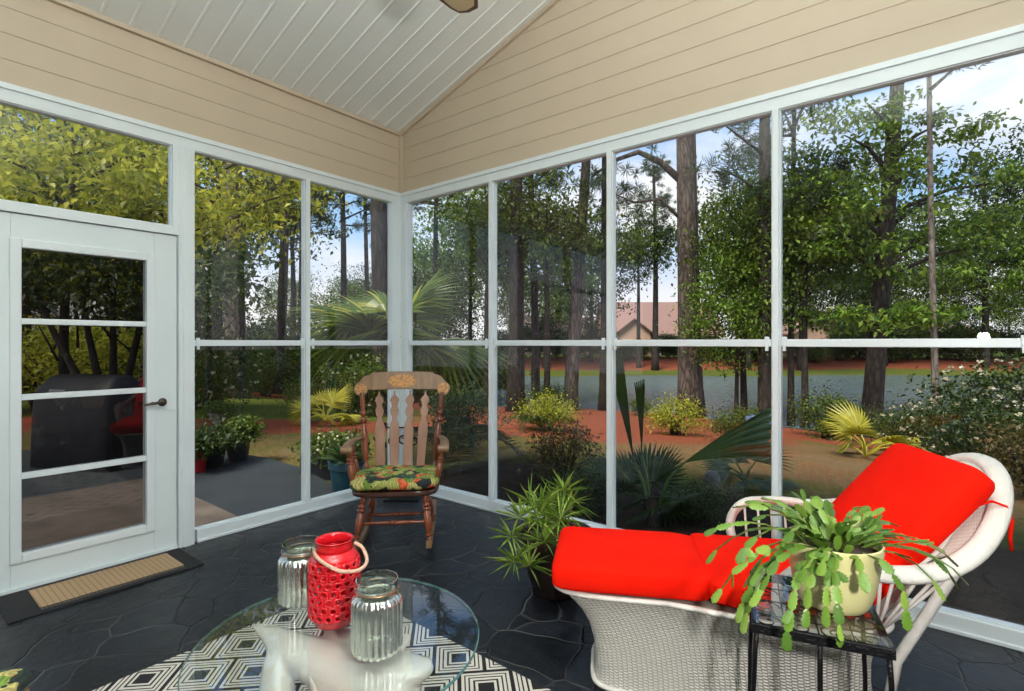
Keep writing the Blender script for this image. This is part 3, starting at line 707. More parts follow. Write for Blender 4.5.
# wrought iron stand behind the rocker
pp = cam_xy((403-512)/FPX*4.62, 4.62)
o = thing('iron_plant_stand', 'black scrolled wrought iron stand in the corner behind the rocking chair', 'plant stand', (pp.x, pp.y, 0), TH)
mb = MB()
def spiral(cx, cz, r, s, turns=1.2, flip=1):
    return [(cx + s*r*(1-.6*t)*math.cos(2*PI*turns*t), 0, cz + flip*r*(1-.6*t)*math.sin(2*PI*turns*t)) for t in np.linspace(0, 1, 26)]
for x in (-.05, .06):
    mb.tube([(x,0,.012),(x,0,.62)], .006, 6)
mb.build('upright', M['iron'], o)
for (cx, cz, s, fl) in ((-.09,.50,1,1),(.09,.50,-1,1),(-.11,.06,1,-1),(.12,.06,-1,-1),(-.03,.055,-1,-1),(.05,.055,1,-1),(0,.51,1,1)):
    MB().tube([(p[0], 0, p[2]) for p in spiral(cx, cz, .045, s, 1.3, fl)], .007, 6).build('scroll', M['iron'], o, smooth=180)
MB().tube([(-.15,0,.62),(.15,0,.62)], .006, 6).build('crossbar', M['iron'], o)
MB().box(-.15,.15,-.10,.10,0,.012).build('foot_plate', M['iron'], o)

# glass coffee table on a dolphin base
tc = cam_xy((341-512)/FPX*1.635, 1.635)
TZ = .45; TR = .428
tb = thing('glass_coffee_table', 'round glass coffee table standing on a white dolphin sculpture base', 'table', (tc.x, tc.y, .010), TH)
mb = MB().lathe([(TR-.004, TZ-.019), (TR-.004, TZ-.010)], 96)
mb.build('glass_top', M['tglass'], tb, smooth=30)
mb = MB().lathe([(TR-.004,TZ-.019),(TR-.001,TZ-.0175),(TR,TZ-.0145),(TR-.001,TZ-.0115),(TR-.004,TZ-.010)], 96, cap=False)
mb.build('glass_edge', M['tedge'], tb, smooth=60)
TOP = TZ - .010 + .010
mb = MB()
def blob(pts, rads, sy=1.0, n=14, up=None):
    # smooth loft through control points
    pts = [Vector(p) for p in pts]; P = []; Rr = []
    for i in range(len(pts)-1):
        p0 = pts[max(i-1,0)]; p1 = pts[i]; p2 = pts[i+1]; p3 = pts[min(i+2,len(pts)-1)]
        for t in np.linspace(0, 1, 6, endpoint=False):
            P.append(.5*((2*p1)+(p2-p0)*t+(2*p0-5*p1+4*p2-p3)*t*t+(3*p1-p0-3*p2+p3)*t**3)); Rr.append(rads[i]+(rads[i+1]-rads[i])*t)
    P.append(pts[-1]); Rr.append(rads[-1])
    mb.tube(P, Rr, n, sy=sy, up=up)
ZG = TZ-.028
# dolphin body lying under the glass, pointed beak to the left, its tail and two bodies running down
U = (0,0,1)
blob([(-.335,.135,ZG-.018),(-.27,.105,ZG-.028),(-.19,.06,ZG-.045),(-.08,.02,ZG-.065),(.05,-.02,ZG-.08),(.16,-.05,ZG-.06),(.25,-.06,ZG-.045),(.29,-.05,ZG-.03)], [.010,.034,.060,.085,.095,.085,.055,.02], .62, up=U)
blob([(-.10,.14,ZG-.022),(-.04,.10,ZG-.035),(.02,.03,ZG-.06)], [.010,.045,.06], .5, up=U)
blob([(.20,.08,ZG-.022),(.15,.04,ZG-.035),(.08,.0,ZG-.06)], [.012,.05,.06], .5, up=U)
blob([(-.205,.06,ZG-.06),(-.195,.0,.34),(-.175,-.05,.25),(-.15,-.08,.14),(-.13,-.06,.02)], [.045,.048,.055,.08,.11])
blob([(.19,-.05,ZG-.08),(.18,-.09,.30),(.15,-.10,.20),(.12,-.06,.02)], [.07,.08,.09,.12])
blob([(-.10,-.20,.12),(-.08,-.20,.20),(-.03,-.19,.275),(.03,-.185,.31),(.085,-.19,.30),(.125,-.20,.275),(.145,-.205,.26)], [.04,.065,.075,.07,.05,.028,.014])
blob([(-.05,-.17,.30),(-.02,-.16,.36),(-.055,-.12,.40)], [.03,.022,.008], .5)
blob([(0,0,.03),(0,-.03,.12),(0,-.04,.22),(0,-.02,ZG-.09)], [.17,.13,.09,.08])
o = mb.build('dolphin_base', M['dolphin'], tb, smooth=180)
mr = o.modifiers.new('fuse', 'REMESH'); mr.mode = 'VOXEL'; mr.voxel_size = .007; mr.use_smooth_shade = True
ms = o.modifiers.new('soft', 'SMOOTH'); ms.factor = .6; ms.iterations = 5
MB().lathe([(.17,0),(.18,.006),(.17,.02),(.12,.026)], 32, Matrix.Translation((0,-.06,0))).build('plinth', M['dolphin'], tb, smooth=50)

def jar(px, D, H, Rr, label):
    p = cam_xy((px-512)/FPX*D, D)
    o = thing('mercury_glass_jar', label, 'jar', (p.x, p.y, TOP+.001), TH, 'ribbed jars on the glass table')
    body = [(.70,.0),(.9,.012),(.98,.04),(1,.10),(1,.55),(.995,.68),(.96,.74),(.86,.79)]
    nf = 22
    fl = lambda th, t: 1 + .060*abs(math.sin(nf*th/2))*(1 if .05 < t < .92 else .2) - .035
    mb = MB().lathe([(Rr*r, H*z) for r, z in body], nf*8, flute=fl); mb.f.pop()
    mb.build('ribbed_body', M['mercury'], o, smooth=60)
    neck = [(.86,.79),(.80,.82),(.79,.86),(.86,.875),(.88,.89),(.82,.905),(.81,.96),(.85,.985),(.84,1.0),(.79,1.0),(.77,.96),(.77,.85),(.82,.80)]
    MB().lathe([(Rr*r, H*z) for r, z in neck], 48, cap=False).build('clear_neck', M['rimglass'], o, smooth=50)
    MB().tube([(Rr*.85*math.cos(a), Rr*.85*math.sin(a), H*.865) for a in np.linspace(0, 2*PI, 40, endpoint=False)], .0016, 6, closed=True).build('wire_collar', M['copper'], o, smooth=180)
    pts = [(Rr*.92*math.cos(a), Rr*1.05*math.sin(a), H*(.87-.14*math.sin(a))) for a in np.linspace(0, PI, 24)]
    MB().tube(pts, .0016, 6).build('bail_handle', M['copper'], o, smooth=180)
    return o
jar(377, 1.565, .212, .073, 'front ribbed silvery glass jar, nearest the camera on the glass table')
jar(302, 1.87, .205, .078, 'rear ribbed silvery glass jar, behind and left of the red lantern')

# red pierced lantern
D = 1.735; p = cam_xy((334.5-512)/FPX*D, D)
LH = .265; LR = .079
o = thing('red_lantern', 'red pierced ceramic lantern with a rope handle on the glass table', 'lantern', (p.x, p.y, TOP+.001), TH)
def lprof(v):
    pr = [(0,.76),(.03,.80),(.06,.86),(.10,.97),(.2,1.0),(.6,1.0),(.74,.98),(.80,.92),(.84,.82),(.86,.74),(.88,.70)]
    for i in range(len(pr)-1):
        if v <= pr[i+1][0]:
            t = (v-pr[i][0])/(pr[i+1][0]-pr[i][0]); return pr[i][1]+(pr[i+1][1]-pr[i][1])*t
    return pr[-1][1]
def lpt(u, v): return Vector((LR*lprof(v)*math.cos(2*PI*u), LR*lprof(v)*math.sin(2*PI*u), LH*v))
mb = MB(); NR, NC = 7, 17; v0, v1 = .10, .78
for r in range(NR):
    for c in range(NC):
        cu = (c + (.5 if r % 2 else 0))/NC; du = 1/NC; dv = (v1-v0)/NR; cv = v0 + (r+.5)*dv
        ring_o = []; ring_i = []
        for k in range(16):
            a = 2*PI*k/16; x, y = math.cos(a), math.sin(a); q = max(abs(x), abs(y))
            ring_o.append(lpt(cu + x/q*du/2, cv + y/q*dv/2)); ring_i.append(lpt(cu + x*.27*du, cv + y*.27*dv))
        bulge = [Vector((q.x*1.03, q.y*1.03, q.z)) for q in [lpt(cu + math.cos(2*PI*k/16)*.40*du, cv + math.sin(2*PI*k/16)*.41*dv) for k in range(16)]]
        mb.grid([ring_o, bulge, ring_i], cv=True)
for va, vb in ((0, v0), (v1, .88)):
    P = [[lpt(u, v) for u in np.linspace(0, 1, 60, endpoint=False)] for v in np.linspace(va, vb, 8)]
    mb.grid(P, cv=True)
P = [[Vector((LR*rr*math.cos(a), LR*rr*math.sin(a), LH*z)) for a in np.linspace(0, 2*PI, 60, endpoint=False)] for rr, z in ((.70,.88),(.69,.93),(.70,.98),(.74,1.0),(.76,1.0))]
mb.grid(P, cv=True)
ob = mb.build('pierced_body', M['redglaze'], o, smooth=180, solid=.005)
MB().lathe([(LR*.74,.004),(LR*.70,.008)], 40).build('bottom', M['redglaze'], o)
pts = []
A = Vector((-.071,-.02,LH*.86)); B = Vector((.068,.035,LH*.97))
for q in [Vector(t_) for t_ in ((-.060,-.02,.235),(-.03,-.075,.235),(.015,-.105,.222),(.06,-.11,.206),(.105,-.085,.200),(.120,-.05,.213),(.095,-.01,.240),(.066,.0,.252))]: pts.append(q)
P = []
for i in range(len(pts)-1):
    p0 = pts[max(i-1,0)]; p1 = pts[i]; p2 = pts[i+1]; p3 = pts[min(i+2,len(pts)-1)]
    for t in np.linspace(0, 1, 6, endpoint=False): P.append(.5*((2*p1)+(p2-p0)*t+(2*p0-5*p1+4*p2-p3)*t*t+(3*p1-p0-3*p2+p3)*t**3))
P.append(pts[-1])
MB().tube(P, .0058, 8).build('rope_handle', M['jute'], o, smooth=180)

# stool corner with the same print, lower left
p = cam_xy((40-512)/FPX*1.50, 1.50)
o = thing('print_topped_stool', 'low wooden stool with a tropical print cushion at the lower left edge', 'stool', (p.x, p.y, 0), TH+R_(12))
mb = MB(); mb.grid(rounded_block(.40, .40, .06, 40, 12, .18, .5), cv=True)
mb.v = [(x-.2, y-.2, z+.428) for x, y, z in mb.v]; mb.build('cushion_top', M['floral'], o, smooth=180)
MB().box(-.39,-.015,-.39,-.015,.36,.396).build('seat_frame', M['wood2'], o, bevel=.005)
for x in (-.37, -.04):
    for y in (-.37, -.04): MB().turned((x, y, 0), (x, y, .36), prof_leg(.016), 12).build('leg', M['wood'], o, smooth=50)

# ------------------------------------------------------------------ chaise
org = cam_xy(.20, 2.27)
CA = TH - R_(10)
cz = thing('wicker_chaise', 'white wicker chaise lounge with a rounded hoop back along the window', 'chaise lounge', (org.x, org.y, 0), CA)
def uvgrid(name, P, mat, parent, cu=False, smooth=180, solid=0, uscale=None):
    """grid mesh with UV in metres; rows = v, columns = u (closed in u if cu)"""
    nv = len(P); nu = len(P[0]); cols = nu + (1 if cu else 0)
    Q = [[row[j % nu] for j in range(cols)] for row in P]
    mb = MB(); mb.grid(Q)
    me = bpy.data.meshes.new(name); me.from_pydata([tuple(v) for v in mb.v], [], mb.f); me.update()
    mid = Q[nv//2]; U = [0]
    for j in range(1, cols): U.append(U[-1] + (Vector(mid[j])-Vector(mid[j-1])).length)
    jm = cols//2; V = [0]
    for i in range(1, nv): V.append(V[-1] + (Vector(Q[i][jm])-Vector(Q[i-1][jm])).length)
    uv = me.uv_layers.new(name='UVMap')
    for l in me.loops:
        i, j = divmod(l.vertex_index, cols); uv.data[l.index].uv = (U[j], V[i])
    return finish(me, name, mat, parent, smooth, 0, 0, solid)
def sstep(t): t = max(0, min(1, t)); return t*t*(3-2*t)
def halfw(s):     # half width of the base along its length
    return .215 + .115*sstep((s-.45)/.45)
def base_ring(s0, s1, inset, z, n=96):
    # foot end at s0 rounded, head end at s1 rounded
    pts = []
    prof = []
    r = .09
    for k in range(n):
        t = k/n*4
        if t < 1: s = s0 + (s1-s0)*t; sg = -1; e = 0
        elif t < 1.5+.5: s = s1; sg = None
        pts.append(t)
    out = []
    m = n//2
    # near side foot->head then far side head->foot ; superellipse ends
    for k in range(n):
        a = 2*PI*(k+.5)/n - PI; c, sn = math.cos(a), math.sin(a)
        s = (s0+s1)/2 + (s1-s0)/2*math.copysign(abs(c)**.38, c)
        w = halfw(s) - inset
        out.append(Vector((s, w*math.copysign(abs(sn)**.38, sn), z)))
    return out
levels = [(0,.150,1.16,.02),(.02,.158,1.155,.026),(.08,.158,1.15,.03),(.16,.150,1.14,.032),(.23,.130,1.14,.03),(.29,.095,1.15,.022),(.33,.058,1.16,.012),(.365,.022,1.18,.0),(.385,.0,1.19,-.006)]
P = [base_ring(s0, s1, ins, z) for z, s0, s1, ins in levels]
uvgrid('woven_base', P, M['wicker'], cz, cu=True)
MB().tube(base_ring(-.005, 1.19, -.01, .385, 96), .013, 8, closed=True, sy=.8).build('seat_rim', M['rattan'], cz, smooth=180)
MB().tube(base_ring(.147, 1.165, .018, .010, 96), .010, 8, closed=True).build('floor_rim', M['rattan'], cz, smooth=180)
mb = MB(); ring = base_ring(.01, 1.17, .01, .38, 96); mb.add(ring, [tuple(range(96))]); mb.build('seat_deck', M['wrap'], cz)
# hoop rim
def rim(th, off=0.0, dz=0.0):
    c, s = math.cos(th), math.sin(th); c = max(c, 0)
    return Vector((1.09 + (.50+off)*c**.9, (.385+off)*math.copysign(abs(s)**.92, s), .615 + .305*c**2.4 + dz))
def arm(side, off=0.0, n=22):
    pts = []
    for t in np.linspace(0, 1, n):    # from the loop foot forward up and back to the hoop
        if t < .6:
            a = R_(-55 + 145*t/.6)
            x = .895 - .120*math.cos(a); z = .495 + .120*math.sin(a)
        else:
            u = (t-.6)/.4; x = .895 + .19*u; z = .615 + .006*math.sin(u*PI)
        w = .335 + .05*sstep(t/.6)
        pts.append(Vector((x, side*(w+off), z)))
    return pts
path = arm(-1) + [rim(a) for a in np.linspace(-PI/2, PI/2, 50)][1:-1] + arm(1)[::-1]
mb = MB(); mb.tube(path, .033, 12, sy=.60); mb.build('hoop_rim', M['rattan'], cz, smooth=180)
path2 = [p + Vector((-.008 if p.x > 1.15 else 0, (.012 if p.y < 0 else -.012), .017)) for p in path]
MB().tube([rim(a, -.105, -.036) for a in np.linspace(-1.35, 1.35, 44)], .008, 8).build('inner_rim', M['rattan'], cz, smooth=180)
# woven back shell : from the rim down to the seat
def inner(th):
    c, s = math.cos(th), math.sin(th)
    return Vector((1.06 + .10*c, .30*s, .385))
def shell(th, k):
    a = rim(th, -.006, -.006); m_ = rim(th, -.105, -.045); b_ = inner(th)
    p = a.lerp(m_, k/.22) if k < .22 else m_.lerp(b_, (k-.22)/.78)
    p.z -= math.sin(PI*k)*.012
    return p
TA = 1.02
P = [[shell(a, k) for a in np.linspace(-TA, TA, 60)] for k in np.linspace(0, 1, 24)]
uvgrid('woven_back', P, M['wrap'], cz, solid=.008)
for s in (-1, 1):
    for k in range(9):
        if k < 5:
            x = .845 + .058*k; topp = Vector((x, s*.378, .495+.118*math.sqrt(max(0, 1-(max(0, .895-x)/.12)**2)))); bot = Vector((.85+.058*k, s*.325, .385))
        else:
            a = PI/2 - .03 - (k-5)*.125; topp = rim(a, -.0, -.012); topp.y *= s; bot = Vector((1.09+.012*(k-5), s*(.318-.012*(k-5)), .385))
        MB().tube([bot, bot.lerp(topp, .5)+Vector((0, s*.006, 0)), topp], .0055, 8).build('arm_spindle', M['rattan'], cz, smooth=180)
    MB().tube([Vector((1.17, s*.20, .0)), Vector((1.20, s*.22, .25)), Vector((1.30, s*.27, .50)), rim(.95*s, -.03, -.02)], [.016,.018,.018,.016], 10).build('rear_leg', M['rattan'], cz, smooth=180)

# red cushions
cu = thing('red_lounge_cushion', 'bright red three section cushion lying on the white wicker chaise', 'cushion', (org.x, org.y, 0), CA)
def pad(name, Lx, Ly, H, loc, pitch=0, yaw=0, e=.2, ez=.5, puff=0):
    mb = MB(); rows = rounded_block(Lx, Ly, H, 64, 18, e, ez)
    M4 = Matrix.Translation(loc) @ Matrix.Rotation(yaw, 4, 'Z') @ Matrix.Rotation(-pitch, 4, 'Y')
    out = []
    for row in rows:
        r2 = []
        for q in row:
            f = (1-(2*q.x/Lx)**4)*(1-(2*q.y/Ly)**4)
            z = q.z*(1+puff*max(f, 0)) + .0025*math.sin(q.x*31+q.y*13)
            r2.append(M4 @ Vector((q.x, q.y, z)))
        out.append(r2)
    mb.grid(out, cv=True); return mb.build(name, M['red'], cu, smooth=180)
pad('foot_section', .60, .47, .115, (.29, -.005, .452), e=.13, ez=.36, puff=.10)
pad('seat_section', .54, .56, .10, (.84, .0, .445), R_(-1.5), e=.15, ez=.42, puff=.2)
bk = pad('back_section', .62, .55, .115, (1.262, -.0, .685), R_(49), e=.15, ez=.42, puff=.22)
P = [(1.44,-.29,.83),(1.50,-.33,.80),(1.535,-.32,.795),(1.56,-.33,.80),(1.575,-.34,.77),(1.57,-.35,.70),(1.575,-.345,.655)]
P = [(1.37,-.265,.79),(1.42,-.262,.815),(1.47,-.255,.832),(1.515,-.25,.815),(1.53,-.252,.77),(1.522,-.256,.72),(1.528,-.254,.67)]
MB().tube(P, [.0045,.004,.004,.004,.006,.006,.005], 8).build('tie', M['red'], bk, smooth=180)

# ------------------------------------------------------------------ side table
S = .322; SD = .36; TH2 = .612
c0 = cam_xy(.644, 1.418)
ang = TH + math.atan2(-.128, .296)
st = thing('iron_side_table', 'small square side table of black iron with a clear glass top', 'side table', (c0.x, c0.y, 0), ang)
mb = MB()
for (x0,x1,y0,y1) in ((0,S,0,.012),(0,S,SD-.012,SD),(0,.012,.012,SD-.012),(S-.012,S,.012,SD-.012)): mb.box(x0,x1,y0,y1,TH2-.030,TH2-.004)
mb.build('top_frame', M['iron'], st, bevel=.002)
MB().box(.004,S-.004,.004,SD-.004,TH2-.004,TH2+.002).build('glass_top', M['tglass'], st)
mb = MB()
for i in range(4):
    for j in range(4):
        cx, cy = .04+.08*i, .045+.09*j
        mb.tube([(cx+.036*(1-.75*t)*math.cos(8*t+i), cy+.036*(1-.75*t)*math.sin(8*t+i), TH2-.012) for t in np.linspace(0, 1, 20)], .0022, 5)
for k in range(1, 4):
    mb.tube([(k*S/4,0,TH2-.016),(k*S/4,SD,TH2-.016)], .0022, 5); mb.tube([(0,k*SD/4,TH2-.016),(S,k*SD/4,TH2-.016)], .0022, 5)
mb.build('scroll_lattice', M['iron'], st, smooth=180)
for (x, y) in ((.012,.012),(S-.012,.012),(.012,SD-.012),(S-.012,SD-.012),(S*.5,.012)):
    dx = 0 if abs(x-S/2) < .01 else (-.012 if x < S/2 else .012)
    MB().tube([(x,y,TH2-.028),(x+dx*.3,y,TH2-.08),(x+dx*.9,y,.35),(x+dx,y,.15),(x+dx*1.6,y,0)], .0065, 8).build('leg', M['iron'], st, smooth=180)
mb = MB()
for (x0, y0, x1, y1) in ((0,.01,S,.01),(.01,0,.01,SD),(S-.01,0,S-.01,SD),(0,SD-.01,S,SD-.01)):
    mb.tube([(x0,y0,.2),(x1,y1,.2)], .005, 6)
mb.build('stretcher', M['iron'], st)

# cactus pot
D = 1.52; pc = cam_xy((833-512)/FPX*D, D)
cp_ = thing('potted_holiday_cactus', 'trailing flat leaved cactus in a pale yellow pot on the side table', 'potted plant', (pc.x, pc.y, TH2+.003), TH)
MB().lathe([(.080,0),(.086,.004),(.094,.02),(.102,.045),(.114,.11),(.121,.16),(.1225,.168),(.1225,.181),(.118,.184),(.113,.179),(.111,.16)], 56, cap=False).add([], []).build('pot', M['potyel'], cp_, smooth=50)
mb = MB().lathe([(.080,0),(.05,.002),(.001,.002)], 40); mb.build('pot_base', M['potyel'], cp_)
MB().lathe([(.112,.155),(.06,.166),(.001,.17)], 40).build('soil', M['soil'], cp_, smooth=60)
random.seed(5)
mb = MB()
def segment(p, d, nrm, L, W):
    d = d.normalized(); s = d.cross(nrm).normalized(); n = s.cross(d)
    prof = [(0,.16),(.12,.5),(.24,.85),(.30,.60),(.42,.98),(.50,.74),(.64,1.05),(.72,.78),(.84,.95),(.90,.62),(.98,.42),(1,.25)]
    top = []; 
    vs = []
    for t, w in prof:
        c = p + d*(L*t)
        vs += [c - s*(W*w/2), c + n*(.0022), c + s*(W*w/2), c - n*(.0022)]
    fs = []
    for i in range(len(prof)-1):
        for j in range(4): fs.append((i*4+j, i*4+(j+1) % 4, (i+1)*4+(j+1) % 4, (i+1)*4+j))
    fs += [(3,2,1,0), tuple(len(vs)-4+i for i in range(4))]
    mb.add(vs, fs); return p + d*(L*.97)
def chain(a, r0, z0, n, up0, droop, seg=.048, w=.026, out=1.0, wob=.25):
    p = Vector((r0*math.cos(a), r0*math.sin(a), z0)); el = up0
    for k in range(n):
        az = a + random.uniform(-wob, wob)
        d = Vector((math.cos(az)*math.cos(el)*out, math.sin(az)*math.cos(el)*out, math.sin(el)))
        nr = Vector((-math.cos(az)*math.sin(el), -math.sin(az)*math.sin(el), math.cos(el))) + Vector((random.uniform(-.6,.6), random.uniform(-.6,.6), random.uniform(-.3,.3)))
        q = segment(p, d, nr, seg*random.uniform(.85,1.15), w*random.uniform(.8,1.15))
        if random.random() < .22: segment(p, (d+Vector((random.uniform(-.8,.8), random.uniform(-.8,.8), .1))).normalized(), nr, seg*.8, w*.8)
        p = q; el -= droop*random.uniform(.6,1.4)
        rr = math.hypot(p.x, p.y)
        if el < -1.45: el = -1.45
        if p.z < .195 and rr < .142:    # keep clear of the pot wall
            k_ = .142/max(rr, .001); p = Vector((p.x*k_, p.y*k_, p.z))
        if p.z < .03 and rr < .24: break
# explicit long trails (angle measured from +x = camera right, -90 = towards camera)
for a, n, u, dr in ((196,8,.30,.16),(206,8,.15,.18),(188,7,.6,.22),(215,7,.25,.22),(222,7,.1,.25),(230,6,.1,.28),(180,6,.5,.2),(170,5,.9,.3),(238,5,.0,.32),(246,6,.0,.36),
                    (258,3,.1,.5),(283,5,.1,.5),(318,4,.1,.35),(335,5,.15,.3),(345,5,.1,.28),(352,5,.25,.25),(0,5,.3,.22),(8,4,.2,.25),(20,4,.5,.25),
                    (155,4,.9,.3),(140,4,1.1,.35),(120,4,.9,.35),(100,3,1.0,.4),(80,3,1.0,.4),(60,3,.8,.4),(40,4,.7,.35),(200,6,.8,.3),(212,5,.9,.34),(185,5,1.1,.35),(203,7,.05,.2),(194,5,.0,.3),(226,5,.4,.35),(235,4,.5,.4)):
    chain(R_(a), .06 if u > .8 else .10, .178, n, u, dr)
for k in range(30): chain(random.uniform(0, 2*PI), random.uniform(.0,.09), .17, random.randint(2,3), random.uniform(.5,1.3), .25)
mb.build('trailing_stems', M['cactus'], cp_, smooth=50)

# dracaena in a dark pot behind the foot of the chaise
pd = cam_xy((556-512)/FPX*2.9, 2.9)
o = thing('potted_dracaena', 'spiky green potted plant between the rocking chair and the lounge', 'potted plant', (pd.x, pd.y, 0), TH)
MB().lathe([(.12,0),(.13,.01),(.16,.12),(.185,.25),(.19,.30),(.205,.305),(.207,.33),(.195,.335),(.185,.32),(.18,.28)], 48, cap=False).build('pot', M['potbrown'], o, smooth=50)
MB().lathe([(.12,0),(.01,.001)], 30).build('pot_base', M['potbrown'], o)
MB().lathe([(.181,.285),(.1,.295),(.001,.30)], 30).build('soil', M['soil'], o, smooth=60)
rng = np.random.default_rng(4)
ros = [(530,503,-.05),(541,505,-.1),(564,492,0),(572,503,.02),(553,498,.08),(512,537,-.16),(515,562,-.2),(545,542,-.2),(529,566,-.22),(538,520,-.15),(560,520,-.15),(521,518,-.12),(550,512,.02),(566,512,-.05)]
stm = MB(); Pl = []; Dl = []; Nl = []; Ll = []; Wl = []
for (px, py, dd) in ros:
    Dz = 2.9 + dd; c = cam_xy((px-512)/FPX*Dz, Dz, CAM.z-(py-343)/FPX*Dz) - Vector((pd.x, pd.y, 0))
    c = Matrix.Rotation(-TH, 4, 'Z') @ c
    a = Vector((rng.uniform(-.06,.06), rng.uniform(-.06,.06), .30)); mid = a.lerp(c, .5) + Vector((0, 0, .09 if c.z < .35 else .02))
    stm.tube([a, mid, c], [.006,.005,.004], 6)
    for k in range(24):
        az = rng.uniform(0, 2*PI); el = rng.uniform(-.5, 1.3)
        Dl.append((math.cos(az)*math.cos(el), math.sin(az)*math.cos(el), math.sin(el))); Pl.append(c); Nl.append((-math.cos(az)*math.sin(el), -math.sin(az)*math.sin(el), math.cos(el)))
        Ll.append(rng.uniform(.09,.19)); Wl.append(rng.uniform(.007,.012))
stm.build('stems', M['stem'], o, smooth=180)
me = leafmesh('leaves', np.array(Pl), np.array(Dl), np.array(Nl), np.array(Ll), np.array(Wl), .15)
finish(me, 'leaf_rosettes', M['dracaena'], o)
Pl = []; Dl = []; Nl = []
for k in range(26):
    az = rng.uniform(0, 2*PI); el = rng.uniform(-1.2, .5)
    Pl.append((rng.uniform(-.05,.05), -.05+rng.uniform(-.04,.04), rng.uniform(.33,.46))); Dl.append((math.cos(az)*math.cos(el), math.sin(az)*math.cos(el), math.sin(el))); Nl.append((0,.3,1))
finish(leafmesh('dry', np.array(Pl), np.array(Dl), np.array(Nl), rng.uniform(.08,.14,26), rng.uniform(.008,.012,26)), 'dry_leaves', M['deadleaf'], o)

# ceiling fan (blade tip shows at the top)
hub = cam_xy(-.155, 1.25)
fz = 2.53
fn = thing('ceiling_fan', 'ceiling fan whose pale wooden blade tip pokes in at the top', 'ceiling fan', (hub.x, hub.y, fz), TH+R_(3))
zc = ceil_z(hub.x)-fz
MB().lathe([(.013,.12),(.013,zc)], 16).build('downrod', M['fanedge'], fn, smooth=50)
MB().lathe([(.03,-.05),(.10,-.04),(.125,0),(.125,.07),(.09,.11),(.03,.13)], 32).build('motor_housing', M['fanedge'], fn, smooth=50)
MB().lathe([(.02,zc-.09),(.07,zc-.03),(.075,zc)], 24).build('canopy', M['fanedge'], fn, smooth=50)
for k in range(5):
    a = PI/2 + k*2*PI/5; Mx = Matrix.Rotation(a, 4, 'Z') @ Matrix.Rotation(R_(10), 4, 'X')
    ol = [(.17,-.045),(.40,-.066),(.575,-.068),(.61,-.035),(.625,.0),(.61,.03),(.575,.068),(.40,.066),(.17,.045)]
    bl = MB(); bl.prism(ol, lambda x, y, c: Mx @ Vector((x, y, c)), .008); bl = bl.build('blade', M['fanedge'], fn, bevel=.001)
    q = MB(); q.prism([(.19 if x < .2 else x-.014 if x > .5 else x, y*.82) for x, y in ol], lambda x, y, c: Mx @ Vector((x, y, c-.0015)), .003); q.build('blade_face', M['fanwood'], bl)
    q = MB(); q.prism([(.09,-.02),(.22,-.03),(.22,.03),(.09,.02)], lambda x, y, c: Mx @ Vector((x, y, c+.008)), .006); q.build('blade_bracket', M['fanedge'], bl)
lampm, nt, bs, out = newmat('lamp_globe'); bs.inputs['Base Color'].default_value = (.9,.85,.75,1)
bs.inputs['Emission Color'].default_value = (1,.86,.66,1); bs.inputs['Emission Strength'].default_value = 0.0
MB().lathe([(.03,-.05),(.09,-.07),(.12,-.10),(.11,-.14),(.07,-.17),(.01,-.185)], 32).build('light_globe', lampm, fn, smooth=180)

# ================================================================== outdoors
def at(px, D, z=None):
    p = cam_xy((px-512)/FPX*D, D)
    p.z = gz(p.x, p.y) if z is None else z
    return p
WZ = -.93
near = [(395,31),(412,26),(440,21.5),(500,19.3),(570,18.3),(640,17.4),(700,16.3),(800,14.8),(870,13.6),(960,12.4),(1060,11.8),(1300,12.5)]
far = [(1300,34),(1024,35),(900,37),(750,36),(620,36),(540,35),(470,36),(420,38)]
POND = [at(px, D, 0) for px, D in near+far]
PX = np.array([(p.x, p.y) for p in POND])
def pond_dist(X, Y):
    """signed distance to the shoreline, negative in the water (numpy)"""
    X = np.asarray(X, float); Y = np.asarray(Y, float)
    best = np.full(X.shape, 1e9); ins = np.zeros(X.shape, bool)
    for i in range(len(PX)):
        a = PX[i]; b = PX[(i+1) % len(PX)]; d = b-a
        t = np.clip(((X-a[0])*d[0]+(Y-a[1])*d[1])/(d@d), 0, 1)
        best = np.minimum(best, np.hypot(X-a[0]-t*d[0], Y-a[1]-t*d[1]))
        c = ((a[1] > Y) != (b[1] > Y)) & (X < (b[0]-a[0])*(Y-a[1])/(b[1]-a[1]+1e-12)+a[0]); ins ^= c
    return np.where(ins, -best, best)
def ground(X, Y):
    X = np.asarray(X, float); Y = np.asarray(Y, float)
    d = pond_dist(X, Y); depth = (X-CAM.x)*FW.x + (Y-CAM.y)*FW.y
    ss = lambda t: np.clip(t, 0, 1)**2*(3-2*np.clip(t, 0, 1))
    nearz = -.93 + .80*ss(d/11.0+.02); farz = -.93 + 1.0*ss(d/11.0)
    w = ss((depth-24)/6.0) * ss((X*RT.x+Y*RT.y+8)/8.0)
    z = nearz*(1-w) + farz*w
    z = z + .05*np.sin(X*.35)*np.cos(Y*.28)*ss((depth-8)/6)
    return np.where(d < 0, -.93 - np.clip(-d*.25, 0, .6), z)
def gz(x, y): return float(ground(np.array([x]), np.array([y]))[0])

